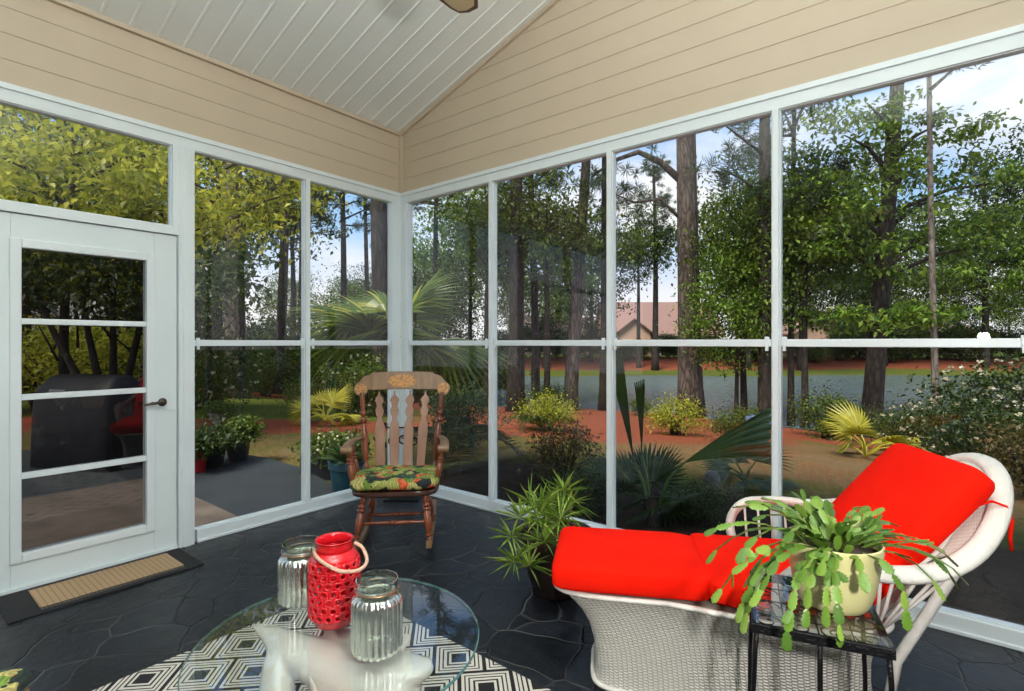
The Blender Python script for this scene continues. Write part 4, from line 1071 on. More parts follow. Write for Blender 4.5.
# terrain
xs = np.concatenate([np.arange(-110, -22, 3.0), np.arange(-22, 26, .4), np.arange(26, 112, 3.0)])
ys = np.concatenate([np.arange(-20, -8, 2.0), np.arange(-8, 40, .4), np.arange(40, 140, 3.0)])
X, Y = np.meshgrid(xs, ys, indexing='ij'); Z = ground(X, Y)
dep = (X-CAM.x)*FW.x + (Y-CAM.y)*FW.y; lat = (X-CAM.x)*RT.x + (Y-CAM.y)*RT.y; pxx = 512+FPX*lat/np.maximum(dep, .5); pd_ = pond_dist(X, Y)
room = (X > -.5) & (X < RX+.5) & (Y > RY-.5) & (Y < .5); Z = np.where(room & (Z > -.3), -.14, Z)
ss = lambda t: np.clip(t, 0, 1)
left = X < .3*Y - 1.0    # the lawn side
tri = lambda v, c, w: ss(1.6 - np.abs(v-c)/w)
mulch = np.where(dep > 27, tri(pd_, 7.4, 3.2), ss(1.35 - pd_/5.2) )
mulch = np.maximum(mulch, tri(dep, 17.6, 1.1)*left*(dep < 25)); mulch = np.maximum(mulch, tri(dep, 9.6, .8)*left)
mulch = np.maximum(mulch, ss(1.4-np.hypot(X+2.2, Y-7.5)/4.5))
dry = np.where(dep > 27, .3, ss(1.5-np.abs(pd_-7.5)/3.0))*(~left) + np.where(left, .62*ss((10.5-dep)/2)+.25*ss((dep-9)/4), 0)
soil = ss(1.5 - np.maximum(Y, 0)/2.3)*(X > -.8)*(Y < 6)  # dark bed soil and the shade beside the house, painted as one mask
V = np.stack([X, Y, Z], -1).reshape(-1, 3); nx, ny = X.shape
I = (np.arange(nx-1)[:, None]*ny + np.arange(ny-1)[None]).reshape(-1)
F = np.stack([I, I+ny, I+ny+1, I+1], -1)
me = bpy.data.meshes.new('garden_ground'); me.from_pydata(V.tolist(), [], F.tolist()); me.update()
ca = me.color_attributes.new('cover', 'FLOAT_COLOR', 'POINT')
cd = np.stack([mulch, dry, soil, np.ones_like(dry)], -1).reshape(-1).astype(np.float32); ca.data.foreach_set('color', cd)
o = finish(me, 'ground', M['grnd'], None, 180); struct(o, 'garden ground of lawn, red pine straw and dry grass', 'ground')
# pond
mb = MB(); mb.add([(p.x, p.y, WZ+.02) for p in [at(px, D+(-.8 if D < 32 else 1), 0) for px, D in near+far]], [tuple(range(len(POND)))])
o = mb.build('pond', M['water']); tag(o, 'rippled grey blue pond water beyond the garden', 'pond', kind='stuff')
# patio and step pad
mb = MB()
pts = [(-.15,-.28),(-.9,-.20),(-1.6,-.05),(-2.4,-.02),(-3.1,-.12),(-3.8,-.5),(-4.6,-1.1),(-6.0,-2.2),(-6.4,-8),(-.15,-8)]
mb.prism(pts, lambda a, b_, c: Vector((a, b_, -.22+c)), .155); struct(mb.build('patio', M['patio']), 'smooth blue grey patio outside the left windows', 'patio')
MB().box(-2.48, -.15, -6.5, -1.29, -.065, -.045).build('door_pad', M['pad']); struct(bpy.data.objects['door_pad'], 'beige concrete pad outside the white door', 'pad')

# ---------------- plant meshes (shared by copies)
def rnd_dirs(rng, n):
    v = rng.normal(size=(n, 3)); return v/np.linalg.norm(v, axis=1)[:, None]
def crown_mesh(name, seed, R, H, clumps, per, leaf, z0, flat=.55, droop=.3, hollow=.35, csize=.55):
    rng = np.random.default_rng(seed)
    d = rnd_dirs(rng, clumps); r = rng.uniform(hollow, 1, clumps)[:, None]
    C = d*r*np.array([[R, R, H/2]]) + np.array([[0, 0, z0+H/2]])
    cs = rng.uniform(.55, 1.25, clumps)*csize
    P = np.repeat(C, per, 0) + rng.normal(size=(clumps*per, 3))*np.repeat(cs, per)[:, None]*np.array([[1, 1, flat]])*.5
    n = len(P)
    D = rnd_dirs(rng, n); D[:, 2] -= droop; N = rnd_dirs(rng, n)*.6; N[:, 2] += 1
    L = rng.uniform(.7, 1.3, n)*leaf
    return leafmesh(name, P, D, N, L, L*.55, .2), C
def limb_mesh(name, seed, C, base_z, top_z, r0, k=14, lean=(0, 0), forks=1):
    rng = np.random.default_rng(seed); mb = MB()
    idx = rng.choice(len(C), min(k, len(C)), replace=False)
    tp = lambda t: Vector((lean[0]*t+.06*math.sin(t*5+seed), lean[1]*t+.06*math.cos(t*4+seed), base_z+(top_z-base_z)*t))
    for i in idx:
        c = Vector(C[i]); t = min(.95, max(.25, (c.z-.35*abs(math.hypot(c.x, c.y))-base_z)/(top_z-base_z))); a = tp(t)
        m = a.lerp(c, .5)+Vector((rng.uniform(-.12, .12), rng.uniform(-.12, .12), rng.uniform(0, .2)))
        mb.tube([a, m, c], [r0*(1-t)*.45+.02, .025, .008], 5)
    return mb, tp
def trunk_obj(name, tp, r0, r1, mat, parent, n=14, flare=1.35, mb=None):
    mb = mb or MB(); ts = np.linspace(0, 1, 16)
    mb.tube([tp(t) for t in ts], [(r0+(r1-r0)*t)*(1+(flare-1)*math.exp(-t*22)) for t in ts], n)
    return mb.build(name, mat, parent, smooth=180)

protos = {}
def set_tree(t, label, px, D, sc=1.0, rz=None, sz=None, z=None, group=None):
    p = at(px, D, z); t.location = p
    t.rotation_euler = (0, 0, rz if rz is not None else (px*.37+D) % 6.28)
    t.scale = (sc, sc, sz or sc); t['label'] = label
    if group: t['group'] = group
    return t
def plant(kind, maker, name, cat, label, px, D, sc=1.0, rz=None, sz=None, z=None, group=None):
    if kind not in protos:
        t = maker(); t.name = name; t['category'] = cat; protos[kind] = t
    else: t = copy_tree(protos[kind])
    return set_tree(t, label, px, D, sc, rz, sz, z, group)

def mk_broadleaf(seed, leafm, barkm, R=3.0, H=6.0, z0=2.6, clumps=110, per=85, leaf=.16, r=.13, csize=1.0, k=22, top=None):
    def f():
        t = thing('broadleaf_tree', '', 'tree')
        me, C = crown_mesh('crown', seed, R, H, clumps, per, leaf, z0, csize=csize)
        top_ = top or z0+H*.75
        mb, tp = limb_mesh('b', seed, C, -.2, top_, r, k, (.2*math.sin(seed), .2*math.cos(seed)))
        trunk_obj('trunk', tp, r, r*.3, M[barkm], t, mb=mb)
        finish(me, 'crown', M[leafm], t); return t
    return f
def mk_pine(seed, r=.24, H=17, low=7.5, nb=26, barkm='pine', lean=(.3,.2), R=2.6, needles=True):
    def f():
        t = thing('pine_tree', '', 'tree'); rng = np.random.default_rng(seed)
        tp = lambda s: Vector((lean[0]*s+.10*math.sin(s*4+seed), lean[1]*s+.08*math.sin(s*3.3+seed), -.3+(H+.3)*s))
        mb = MB(); P = []; D_ = []; 
        for b in range(nb):
            z = rng.uniform(low, H); s = (z+.3)/(H+.3); a = tp(s); az = rng.uniform(0, 6.28); L = R*(1-.65*(z-low)/(H-low))*rng.uniform(.5, 1.1)
            e = a + Vector((math.cos(az)*L, math.sin(az)*L, rng.uniform(-.3, .7))); m = a.lerp(e, .5)+Vector((0, 0, rng.uniform(-.1, .35)))
            mb.tube([a, m, e], [.05, .03, .010], 5)
            for q in range(9):
                c = np.array(m.lerp(e, rng.uniform(.1, 1.05))) + rng.normal(size=3)*.25
                mb.tube([m.lerp(e, .6), Vector(c)], [.012, .006], 3)
                dd = rnd_dirs(rng, 46); dd[:, 2] = np.abs(dd[:, 2])*.7+.1
                P.append(np.repeat(c[None], 46, 0)+rng.normal(size=(46, 3))*.07); D_.append(dd)
        trunk_obj('trunk', tp, r, r*.35, M[barkm], t, mb=mb)
        if needles:
            P = np.concatenate(P); D_ = np.concatenate(D_); n = len(P)
            finish(leafmesh('needles', P, D_, rnd_dirs(rng, n), rng.uniform(.18, .32, n), np.full(n, .022), .1), 'needles', M['needle'], t)
        return t
    return f
def mk_bush(seed, leafm, R=.8, H=1.1, clumps=46, per=60, leaf=.075, bloom=None, nb=50, csize=.36):
    def f():
        t = thing('garden_shrub', '', 'shrub')
        me, C = crown_mesh('foliage', seed, R, H, clumps, per, leaf, .08, csize=csize, flat=.8, droop=.0, hollow=.45)
        finish(me, 'foliage', M[leafm], t)
        rng = np.random.default_rng(seed); mb = MB()
        for c in C[:16]: mb.tube([(0+rng.uniform(-.1,.1), rng.uniform(-.1,.1), -.1), tuple(c*.5+np.array([0,0,.1])), tuple(c)], [.02, .014, .006], 5)
        mb.build('stems', M['bark'], t, smooth=180)
        if bloom:
            c = np.repeat((rnd_dirs(rng, nb)*np.array([[R, R, H/2]])*1.08+np.array([[0, 0, .08+H/2]])), 9, 0); n = len(c)
            D = rnd_dirs(rng, n); D[:, 2] = np.abs(D[:, 2])
            finish(leafmesh('blossoms', c+rng.normal(size=(n, 3))*.012, D, rnd_dirs(rng, n)+np.array([[0,0,1]]), rng.uniform(.03,.055,n), rng.uniform(.025,.04,n), .3), 'blossoms', M[bloom], t)
        return t
    return f
def fan_leaf(mb, base, yaw, pitch, pet, R, spread=200, n=30, droop=.25, roll=0, w=None, arch=.12):
    """one fan palm frond: stalk then pleated segments; written as leaf quads into lists"""
    M4 = Matrix.Translation(base) @ Matrix.Rotation(yaw, 4, 'Z') @ Matrix.Rotation(-pitch, 4, 'Y') @ Matrix.Rotation(roll, 4, 'X')
    hub_ = M4 @ Vector((pet, 0, 0)); mid = M4 @ Vector((pet*.5, 0, arch*pet))
    mb.tube([base, mid, hub_], [.014, .010, .008], 6)
    w = w or R*R_(spread)/n*.62
    for k in range(n):
        a = R_(-spread/2 + spread*(k+.5)/n); L = R*(.72+.28*math.cos(a*.8))
        prev = None; row = []
        for j in range(6):
            s = j/5; rr = L*s; ww = w*(.25+1.5*s)*(1 if s < .45 else (1-s)/.55*1.0+.02); 
            if s < .45: ww = R_(spread)/n*rr*.52+.004
            else: ww = (R_(spread)/n*L*.45*.52+.004)*(1-(s-.45)/.55)*1.15+.001
            c = Vector((pet+math.cos(a)*rr, math.sin(a)*rr, -droop*rr*s*(1+.6*abs(math.sin(a)))))
            sd = Vector((-math.sin(a), math.cos(a), 0))
            row.append([M4 @ (c-sd*ww), M4 @ (c+Vector((0,0,ww*.55))), M4 @ (c+sd*ww)])
        mb.grid(row)
def mk_fanpalm(seed, leafm, nl=11, pet=.5, R=.55, trunk=0, pitch=(.1,1.3), spread=200, n=26, name='palmetto', yaws=None, droop=.35):
    def f():
        t = thing(name, '', 'palm'); rng = random.Random(seed)
        if trunk:
            mbt = MB(); mbt.tube([(0,0,-.2),(.03,0,trunk*.5),(0,0,trunk)], [.11,.10,.09], 12)
            for k in range(int(trunk*14)): 
                a = k*2.4; z = k/14; mbt.tube([(.08*math.cos(a), .08*math.sin(a), z), (.15*math.cos(a), .15*math.sin(a), z+.08)], [.03,.012], 5)
            mbt.build('trunk', M['bark'], t, smooth=60)
        for k in range(nl):
            mb = MB(); yaw = yaws[k] if yaws else 2.4*k+rng.uniform(-.3,.3); pt = pitch[0]+(pitch[1]-pitch[0])*((k*.618) % 1)
            fan_leaf(mb, Vector((0,0,trunk+.02)), yaw, pt, pet*rng.uniform(.8,1.2), R*rng.uniform(.85,1.1), spread, n, droop*rng.uniform(.6,1.4), rng.uniform(-.5,.5))
            mb.build('frond', M[leafm], t)
        return t
    return f
def mk_cycad(seed, leafm, nl=16, L=.8, name='fern_palm'):
    """arching feather fronds"""
    def f():
        t = thing(name, '', 'palm'); rng = np.random.default_rng(seed)
        for k in range(nl):
            az = 2.4*k+rng.uniform(-.2,.2); up = rng.uniform(.5,1.25); P=[];D=[];N=[];LL=[];W=[]; mb = MB(); sp = []
            for j in range(24):
                s = j/23; c = np.array([math.cos(az)*L*(s*math.cos(up)+.25*s*s), math.sin(az)*L*(s*math.cos(up)+.25*s*s), L*(s*math.sin(up)-.75*s*s*s)+.05]); sp.append(tuple(c))
                if s < .12: continue
                for sd in (-1, 1):
                    P.append(c); D.append((-math.sin(az)*sd+math.cos(az)*.55, math.cos(az)*sd+math.sin(az)*.55, .15)); N.append((0,0,1)); LL.append(L*.27*math.sin(PI*min(1,s*.85+.12))+.02); W.append(.020)
            mb.tube(sp, .007, 4)
            o1 = mb.build('frond', M[leafm], t)
            m2 = leafmesh('leaflets', np.array(P), np.array(D), np.array(N), np.array(LL), np.array(W), .1)
            finish(m2, 'leaflets', M[leafm], o1)
        return t
    return f

# ---------------- named trees of the photograph
def single(maker, name, cat, label, px, D, **k):
    t = maker(); t.name = name; t['category'] = cat; return set_tree(t, label, px, D, **k)

# thick pine between the lounge and the pond, one bough reaching left
t = thing('pine_tree', 'thick brown pine trunk at the pond edge, seen through the third window', 'tree')
tp = lambda s: Vector((-.75*s*0 - .30*s, 0, -.3+17.3*s))
mb = MB()
mb.tube([tp(.43),Vector((-.9,.1,7.9)),Vector((-1.6,.15,8.25)),Vector((-2.4,.1,7.95)),Vector((-3.1,0,7.4))], [.13,.11,.085,.06,.03], 8)
mb.tube([tp(.36),Vector((-1.0,-.1,6.7)),Vector((-1.8,-.1,6.6)),Vector((-2.5,0,6.95))], [.07,.055,.04,.015], 6)
trunk_obj('trunk', tp, .36, .22, M['pine'], t, n=20, flare=1.4, mb=mb)
rng = np.random.default_rng(77); P=[]; Dd=[]
for c in [(-2.4,.1,7.6),(-2.0,.3,7.2),(-2.9,-.2,6.9),(-1.6,.2,6.6),(-2.5,.2,6.2),(-2.9,.1,5.8),(-1.9,-.1,6.9),(-3.1,0,7.3),(-1.2,.1,7.8),(-2.3,.1,5.5),(-2.7,.2,5.2),(1.4,.1,8.6),(1.8,.2,8.0)]:
    for q in range(7):
        cc = np.array(c)+rng.normal(size=3)*.28; d_ = rnd_dirs(rng, 34); P.append(np.repeat(cc[None],34,0)); Dd.append(d_)
P=np.concatenate(P); Dd=np.concatenate(Dd); n=len(P)
finish(leafmesh('needles', P, Dd, rnd_dirs(rng, n), rng.uniform(.2,.32,n), np.full(n,.022), .1), 'needles', M['needle'], t)
set_tree(t, t['label'], 691, 16.4, 1.0, TH)

# broadleaf tree with spreading bright boughs, right window
t = thing('broadleaf_tree', 'leaning dark trunked tree with bright green boughs, in the widest window', 'tree')
tp = lambda s: Vector((.08+.95*s, 0, -.3+12.3*s)); rng = np.random.default_rng(9); mb = MB(); C = []
for (px_, py_, w_) in ((858,175,60),(905,170,50),(830,190,50),(880,215,70),(930,240,60),(960,225,60),(850,250,50),(820,205,40),(985,245,45),(870,320,55),(905,318,55),(845,318,40),(930,312,35),(890,150,60),(860,110,60),(925,130,50),(955,195,40),(895,270,50),(835,140,40),(1000,220,40),(1010,180,30),(815,225,30)):
    z_ = 1.36-(py_-343)/FPX*13.3; x_ = (px_-868)/FPX*13.3
    a = tp(min(.95, max(.22, (z_-.5+.9)/12.3))); 
    for q in range(7):
        C.append((x_+rng.uniform(-.5,.5)*w_/25, rng.uniform(-1.3,1.3), z_+.9+rng.uniform(-.2,.22)))
    c = Vector((x_, rng.uniform(-.5,.5), z_+.9)); mb.tube([a, a.lerp(c,.5)+Vector((0,0,.2)), c], [.07,.045,.015], 5)
trunk_obj('trunk', tp, .235, .12, M['bark'], t, n=16, mb=mb)
C = np.array(C); per = 75; cs = .27
P = np.repeat(C, per, 0)+rng.normal(size=(len(C)*per,3))*np.array([[cs,cs,cs*.34]]); n=len(P); Dn = rnd_dirs(rng,n); Dn[:,2]-=.2; Nn = rnd_dirs(rng,n)*.5; Nn[:,2]+=1; L_=rng.uniform(.10,.20,n)
finish(leafmesh('foliage', P, Dn, Nn, L_, L_*.55, .2), 'foliage', M['leafB'], t)
set_tree(t, t['label'], 866, 13.3, 1.0, TH)

# other pines : (label, px, D, r, lean, low, bark)
PINES = [
 ('straight pine trunk left of the mullion behind the lounge foot, water at its foot', 572, 17.6, .235, (.75,0), 8.3, 'pine'),
 ('widest dark pine trunk in the second right wall window, left side', 517, 16.5, .27, (-.25,0), 7.5, 'bark'),
 ('slim grey pine trunk just right of the widest one in that window', 534, 18.5, .155, (-.3,0), 6.5, 'bark'),
 ('dark trunk hugging the left side of the mullion in the second window', 601, 17.5, .17, (.35,0), 8.5, 'bark'),
 ('dark trunk standing against the mullion right of the thick pine', 765, 14.2, .20, (.1,0), 6.0, 'bark'),
 ('thin trunk in the window nearest the corner', 438, 21, .13, (0,0), 7.0, 'bark'),
 ('pine trunk at the left of the window beside the door', 243, 15.5, .30, (-.6,0), 7.5, 'pine'),
 ('second pine trunk in the window beside the door', 281, 19, .19, (.1,0), 7.0, 'bark'),
 ('tall far pine trunk in the left wall pane behind the rocker', 341, 24, .17, (0,0), 6.2, 'bark'),
 ('thin far pine beside the corner, left wall', 365, 26, .14, (.1,0), 7.0, 'pine'),
 ('stout pine trunk close to the corner post, left wall', 381, 13.5, .27, (0,0), 7.5, 'bark'),
 ('pale slim trunk right of the leaning tree', 938, 12.2, .075, (-.35,0), 7.5, 'palebark'),
 ('thin dark trunk at the left of the widest window', 793, 14.6, .085, (0,0), 5.0, 'bark'),
 ('slender far pine in front of the peach house', 656, 40, .26, (-.2,0), 7.0, 'bark'),
 ('dark trunk at the right mullion of the window beside the door', 300, 21, .20, (.0,0), 6.5, 'bark'),
 ('far slim pine at the right side of the widest window', 985, 41, .26, (0,0), 6.0, 'bark'),
]
for i, (lab, px, D, r, ln, low, bk_) in enumerate(PINES):
    single(mk_pine(30+i, r, 15.5, low, 20, bk_, ln, 2.4), 'pine_tree', 'tree', lab, px, D, rz=TH)

# broadleaf trees near and mid distance
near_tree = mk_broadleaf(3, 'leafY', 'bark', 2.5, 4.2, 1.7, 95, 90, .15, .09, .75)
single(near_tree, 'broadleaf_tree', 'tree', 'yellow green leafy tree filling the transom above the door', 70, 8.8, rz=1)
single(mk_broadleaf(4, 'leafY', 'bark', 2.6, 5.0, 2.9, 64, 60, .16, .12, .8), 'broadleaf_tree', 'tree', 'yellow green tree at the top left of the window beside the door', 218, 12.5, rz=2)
mt = thing('crape_myrtle', 'small tree with several splayed trunks seen through the door panes', 'tree')
mb = MB(); rng = random.Random(8)
for k, (dx, dz) in enumerate(((-1.3,2.6),(-.55,2.9),(.0,3.0),(.55,2.8),(1.25,2.5))):
    mb.tube([(dx*.06,0,-.2),(dx*.25,.05*k,.8),(dx*.65,.1,1.6),(dx,.1,dz)], [.07,.055,.042,.02], 8)
    for q in range(5):
        b0 = Vector((dx*rng.uniform(.5,1), .1, rng.uniform(1.2,dz))); mb.tube([b0, b0+Vector((rng.uniform(-.6,.6), rng.uniform(-.5,.5), rng.uniform(.2,.7)))], [.02,.008], 5)
mb.build('trunks', M['bark'], mt, smooth=180)
me, C = crown_mesh('crown', 12, 2.3, 1.35, 60, 80, .11, 1.75, csize=.5); finish(me, 'crown', M['leafC'], mt)
set_tree(mt, mt['label'], 108, 7.6, 1.0, TH)

mA = mk_broadleaf(21, 'leafA', 'bark', 3.0, 7.5, 1.8, 125, 70, .19, .13, 1.05)
mC = mk_broadleaf(22, 'leafC', 'bark', 3.2, 8.5, 1.6, 130, 70, .20, .14, 1.1)
mH = mk_broadleaf(24, 'leafA', 'bark', 2.3, 4.6, 5.0, 80, 75, .18, .14, .9)
mB_ = mk_broadleaf(23, 'leafB', 'bark', 2.6, 6.5, 2.2, 110, 70, .18, .11, .95)
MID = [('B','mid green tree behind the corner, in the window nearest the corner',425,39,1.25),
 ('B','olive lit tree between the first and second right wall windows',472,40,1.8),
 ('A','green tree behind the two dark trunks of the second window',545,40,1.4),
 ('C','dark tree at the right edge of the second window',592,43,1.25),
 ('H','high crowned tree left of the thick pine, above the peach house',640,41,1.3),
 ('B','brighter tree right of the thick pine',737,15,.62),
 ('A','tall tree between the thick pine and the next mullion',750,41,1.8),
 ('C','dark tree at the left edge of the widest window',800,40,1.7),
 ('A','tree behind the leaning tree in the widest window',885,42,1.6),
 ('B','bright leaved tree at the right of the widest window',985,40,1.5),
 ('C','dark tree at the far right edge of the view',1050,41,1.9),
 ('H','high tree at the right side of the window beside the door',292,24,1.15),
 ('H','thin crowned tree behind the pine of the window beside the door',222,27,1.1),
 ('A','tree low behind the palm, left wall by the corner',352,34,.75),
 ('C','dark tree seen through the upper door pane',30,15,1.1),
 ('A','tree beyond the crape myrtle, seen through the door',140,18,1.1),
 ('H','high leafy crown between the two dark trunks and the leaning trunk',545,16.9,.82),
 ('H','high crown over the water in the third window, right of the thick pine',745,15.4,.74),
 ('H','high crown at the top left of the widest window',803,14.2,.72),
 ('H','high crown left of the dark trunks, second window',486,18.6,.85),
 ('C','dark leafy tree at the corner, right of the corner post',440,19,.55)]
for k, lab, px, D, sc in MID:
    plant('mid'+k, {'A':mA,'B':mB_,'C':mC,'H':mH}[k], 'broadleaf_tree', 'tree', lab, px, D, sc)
# distant tree line
FARW = ['left wall windows','left wall windows','left wall windows','left wall windows','corner','first right wall window','second window','third window','third window','widest window','widest window','widest window','right edge','right edge']
for i, px in enumerate((-60,40,140,215,290,360,450,520,560,745,800,850,905,960,1010,1060,1120,1180,1240,1310)):
    D = 52+((i*37) % 13)
    plant('mid'+'AC'[i % 2], None, 'broadleaf_tree', 'tree', 'hazy far tree of the distant tree line beyond the lawn and pond', px, D, .95+.2*((i*7) % 5)/5, group='far tree line')
# low woodland understory (far shrubs)
fs = mk_bush(61, 'leafA', 1.6, 2.0, 70, 60, .16, csize=.7); fd = mk_bush(62, 'leafC', 1.7, 2.2, 70, 60, .17, csize=.75)
for i, px in enumerate((0,60,120,170,205,230,262,295,320,345,372,400,425,450,480)):
    D = (24, 21, 27)[i % 3]
    plant('fs' if i % 2 else 'fd', fs if i % 2 else fd, 'woodland_shrub', 'shrub', 'leafy understory shrub at the woodland edge beyond the lawn', px, D, 1.0+.25*((i*5) % 4)/3, group='understory shrubs')
for i, px in enumerate((625,642,668,700,722,738,757,775,795,815,838,860,884,905,930,960,990,1020)):
    D = 44+(i % 3)*1.3
    plant('fs' if i % 2 else 'fd', fs if i % 2 else fd, 'bank_shrub', 'shrub', 'small round shrub on the mulched bank across the pond', px, D, .62+.3*((i*5) % 4)/3+(.5 if px > 850 else 0), group='shrubs across the pond')
for i, px in enumerate((500,522,548,566,590)):
    plant('fd', fd, 'bank_shrub', 'shrub', 'dark shrub on the far bank behind the two dark trunks', px, 45+(i%2)*2, 1.0+.2*(i%3), group='shrubs on the far left bank')

# houses
def house(name, label, px, D, W, dep_, wh, rh, wallm, roofm, gable=None, rot=0.0, z=None, wins=()):
    p = at(px, D, z); h = thing(name, label, 'house', p, TH+rot)
    b = MB().box(-W/2, W/2, 0, dep_, -.3, wh); b.prism([(0,wh),(dep_,wh),(dep_/2,wh+rh)], lambda a, z_, c: Vector((-W/2+c, a, z_)), W); b.build('walls', M[wallm], h)
    r = MB(); ov = .4
    for s0, s1 in ((-ov, dep_/2), (dep_+ov, dep_/2)):
        za = wh-ov*rh/(dep_/2)
        vs = [(-W/2-ov,s0,za+.03),(W/2+ov,s0,za+.03),(W/2+ov,s1,wh+rh+.03),(-W/2-ov,s1,wh+rh+.03)]; vs += [(x,y,zz+.15) for x,y,zz in vs]
        r.add(vs, [(0,1,2,3),(7,6,5,4),(0,4,5,1),(1,5,6,2),(2,6,7,3),(3,7,4,0)])
    r.build('roof', M[roofm], h)
    if gable:
        gx, gw, gh, gd = gable
        b = MB(); b.prism([(gx-gw/2,-.3),(gx+gw/2,-.3),(gx+gw/2,gh),(gx,gh+gw*.38),(gx-gw/2,gh)], lambda a, z_, c: Vector((a, -gd+c, z_)), gd+.3); b.build('gable_wing', M[wallm], h)
        r = MB()
        for s in (-1, 1):
            vs = [(gx+s*(gw/2+.35),-gd-.35,gh-.25),(gx+s*(gw/2+.35),dep_*.4,gh-.25),(gx,dep_*.4,gh+gw*.38+.04),(gx,-gd-.35,gh+gw*.38+.04)]; vs += [(x,y,zz+.13) for x,y,zz in vs]
            r.add(vs, [(0,1,2,3),(7,6,5,4),(0,4,5,1),(1,5,6,2),(2,6,7,3),(3,7,4,0)])
        r.build('gable_roof', M[roofm], h)
    for (x, z0_, w_, h_, front) in wins:
        y = -(gable[3] if front else 0)
        f = MB().box(x-w_/2-.08, x+w_/2+.08, y-.07, y, z0_-.08, z0_+h_+.08).build('window', M['htrim'], h)
        MB().box(x-w_/2, x+w_/2, y-.09, y-.065, z0_, z0_+h_).build('pane', M['hwin'], f)
    return h
h = house('house', 'peach house with a brown pink roof across the pond, left of the thick pine', 664, 55, 11.5, 8, 2.9, 3.3, 'wallA', 'roofA', (-3.4,3.4,2.9,1.2), 0, -.45,
      [(-4.1,.9,.8,1.2,True),(-2.8,.9,.8,1.2,True),(.6,.8,1.2,1.5,False),(2.6,.8,1.2,1.5,False),(4.6,.8,1.2,1.5,False)])
for x in (-1.0, .9, 2.8, 4.8): MB().box(x-.09, x+.09, -2.2, -2.02, -.3, 2.5).build('porch_post', M['htrim'], h)
MB().box(-1.3, 5.2, -2.35, .2, 2.5, 2.75).build('porch_roof', M['roofB'], h)
house('house', 'tan gabled house at the left edge of the widest window', 812, 56, 7.5, 7, 2.9, 2.4, 'wallA', 'roofA', (-.8,3.6,3.0,1.3), .1, -.45, [(-1.6,.7,.8,1.4,True),(-.3,.7,.8,1.4,True),(2.2,.7,1.2,1.4,False)])
house('house', 'pale house glimpsed between the dark trunks of the second window', 552, 60, 9, 7, 2.8, 2.0, 'wallB', 'roofB', (-1.5,3,2.8,1), 0, -.45, [(1.2,.8,1.0,1.2,False),(3,.8,1.0,1.2,False),(-1.5,.8,1.2,1.3,True)])
house('house', 'low grey house behind the shrubs right of the leaning tree', 925, 58, 12, 7, 2.7, 1.6, 'wallB', 'roofB', (2.5,3,2.7,1), 0, -.45, [(-3,.8,1.2,1.2,False),(0,.8,1.2,1.2,False),(2.5,.8,1.2,1.3,True)])

# ---------------- garden plants near the room
P_ = plant
single(mk_fanpalm(5, 'palmlit', 17, .55, .72, 1.35, (.15,1.25), 190, 26, 'fan_palm'), 'fan_palm', 'palm', 'fan palm with a trunk standing outside the corner post', 394, 6.15, rz=.6)
single(mk_cycad(6, 'palmdk', 15, 1.0), 'fern_palm', 'palm', 'dark arching palm below the fan palm, in the window nearest the corner', 452, 6.9, rz=.4)
single(mk_cycad(7, 'palm', 13, .8), 'fern_palm', 'palm', 'arching feathery palm in the second right wall window', 540, 9.6, rz=1.4)
single(mk_fanpalm(8, 'palmy', 13, .38, .42, 0, (.2,1.2), 170, 22), 'palmetto', 'palm', 'yellow palmetto on the lawn, seen beside the left mullion', 326, 10.0, rz=1.0)
single(mk_fanpalm(9, 'palmy', 9, .45, .48, 0, (.15,1.2), 170, 20), 'palmetto', 'palm', 'yellow green palmetto in red straw left of the lounge back', 866, 8.0, rz=2.2)
single(mk_fanpalm(10, 'palmdk', 12, .28, .40, 0, (.1,1.2), 210, 26, droop=.1), 'palmetto', 'palm', 'low dark spiky palmetto against the glass behind the lounge', 645, 4.7, rz=.8)
single(mk_fanpalm(11, 'palmdk', 7, .22, .34, 0, (.15,1.0), 160, 20), 'palmetto', 'palm', 'small dark palmetto right of the pleated palm, just above the lounge arm', 745, 5.6, rz=.5)
# pleated palm : folded fronds
def pleated(mb, tip_pts, base, n=16, folds=.018):
    """closed fan between a lower and an upper edge line"""
    lo, hi = tip_pts; P = []
    for j in range(9):
        s = j/8; row = []
        for k in range(n*2+1):
            u = k/(n*2); e = Vector(lo).lerp(Vector(hi), u); q = Vector(base).lerp(e, s*(1-.10*((k % 4 == 0)*s)))
            q = q + FW*((folds if k % 2 else -folds)*s) + Vector((0, 0, -.10*s*s)); row.append(q)
        P.append(row)
    mb.grid(P)
def pz(px, py, D): return cam_xy((px-512)/FPX*D, D, CAM.z-(py-343)/FPX*D)
b0 = at(652, 4.35); t = thing('pleated_palm', 'dark palm with closed pleated fronds behind the lounge foot', 'palm', b0)
loc = lambda v: v - b0
for (bs_, lo, hi, D) in (((683,463),(772,447),(775,392),4.3), ((634,462),(603,340),(622,338),4.5), ((642,455),(634,372),(645,368),4.6)):
    mb = MB(); q = loc(pz(*bs_, D)); mb.tube([Vector((0,0,0)), Vector((0,0,.2)).lerp(q,.5), q], [.016,.013,.009], 6)
    pleated(mb, (loc(pz(*lo, D+.25)), loc(pz(*hi, D+.35))), q, 12, .014); mb.build('frond', M['palm'], t)
mb = MB(); mb.tube([(0,0,-.1),(0,0,.22)], [.07,.05], 10); mb.build('stem_base', M['bark'], t, smooth=180)

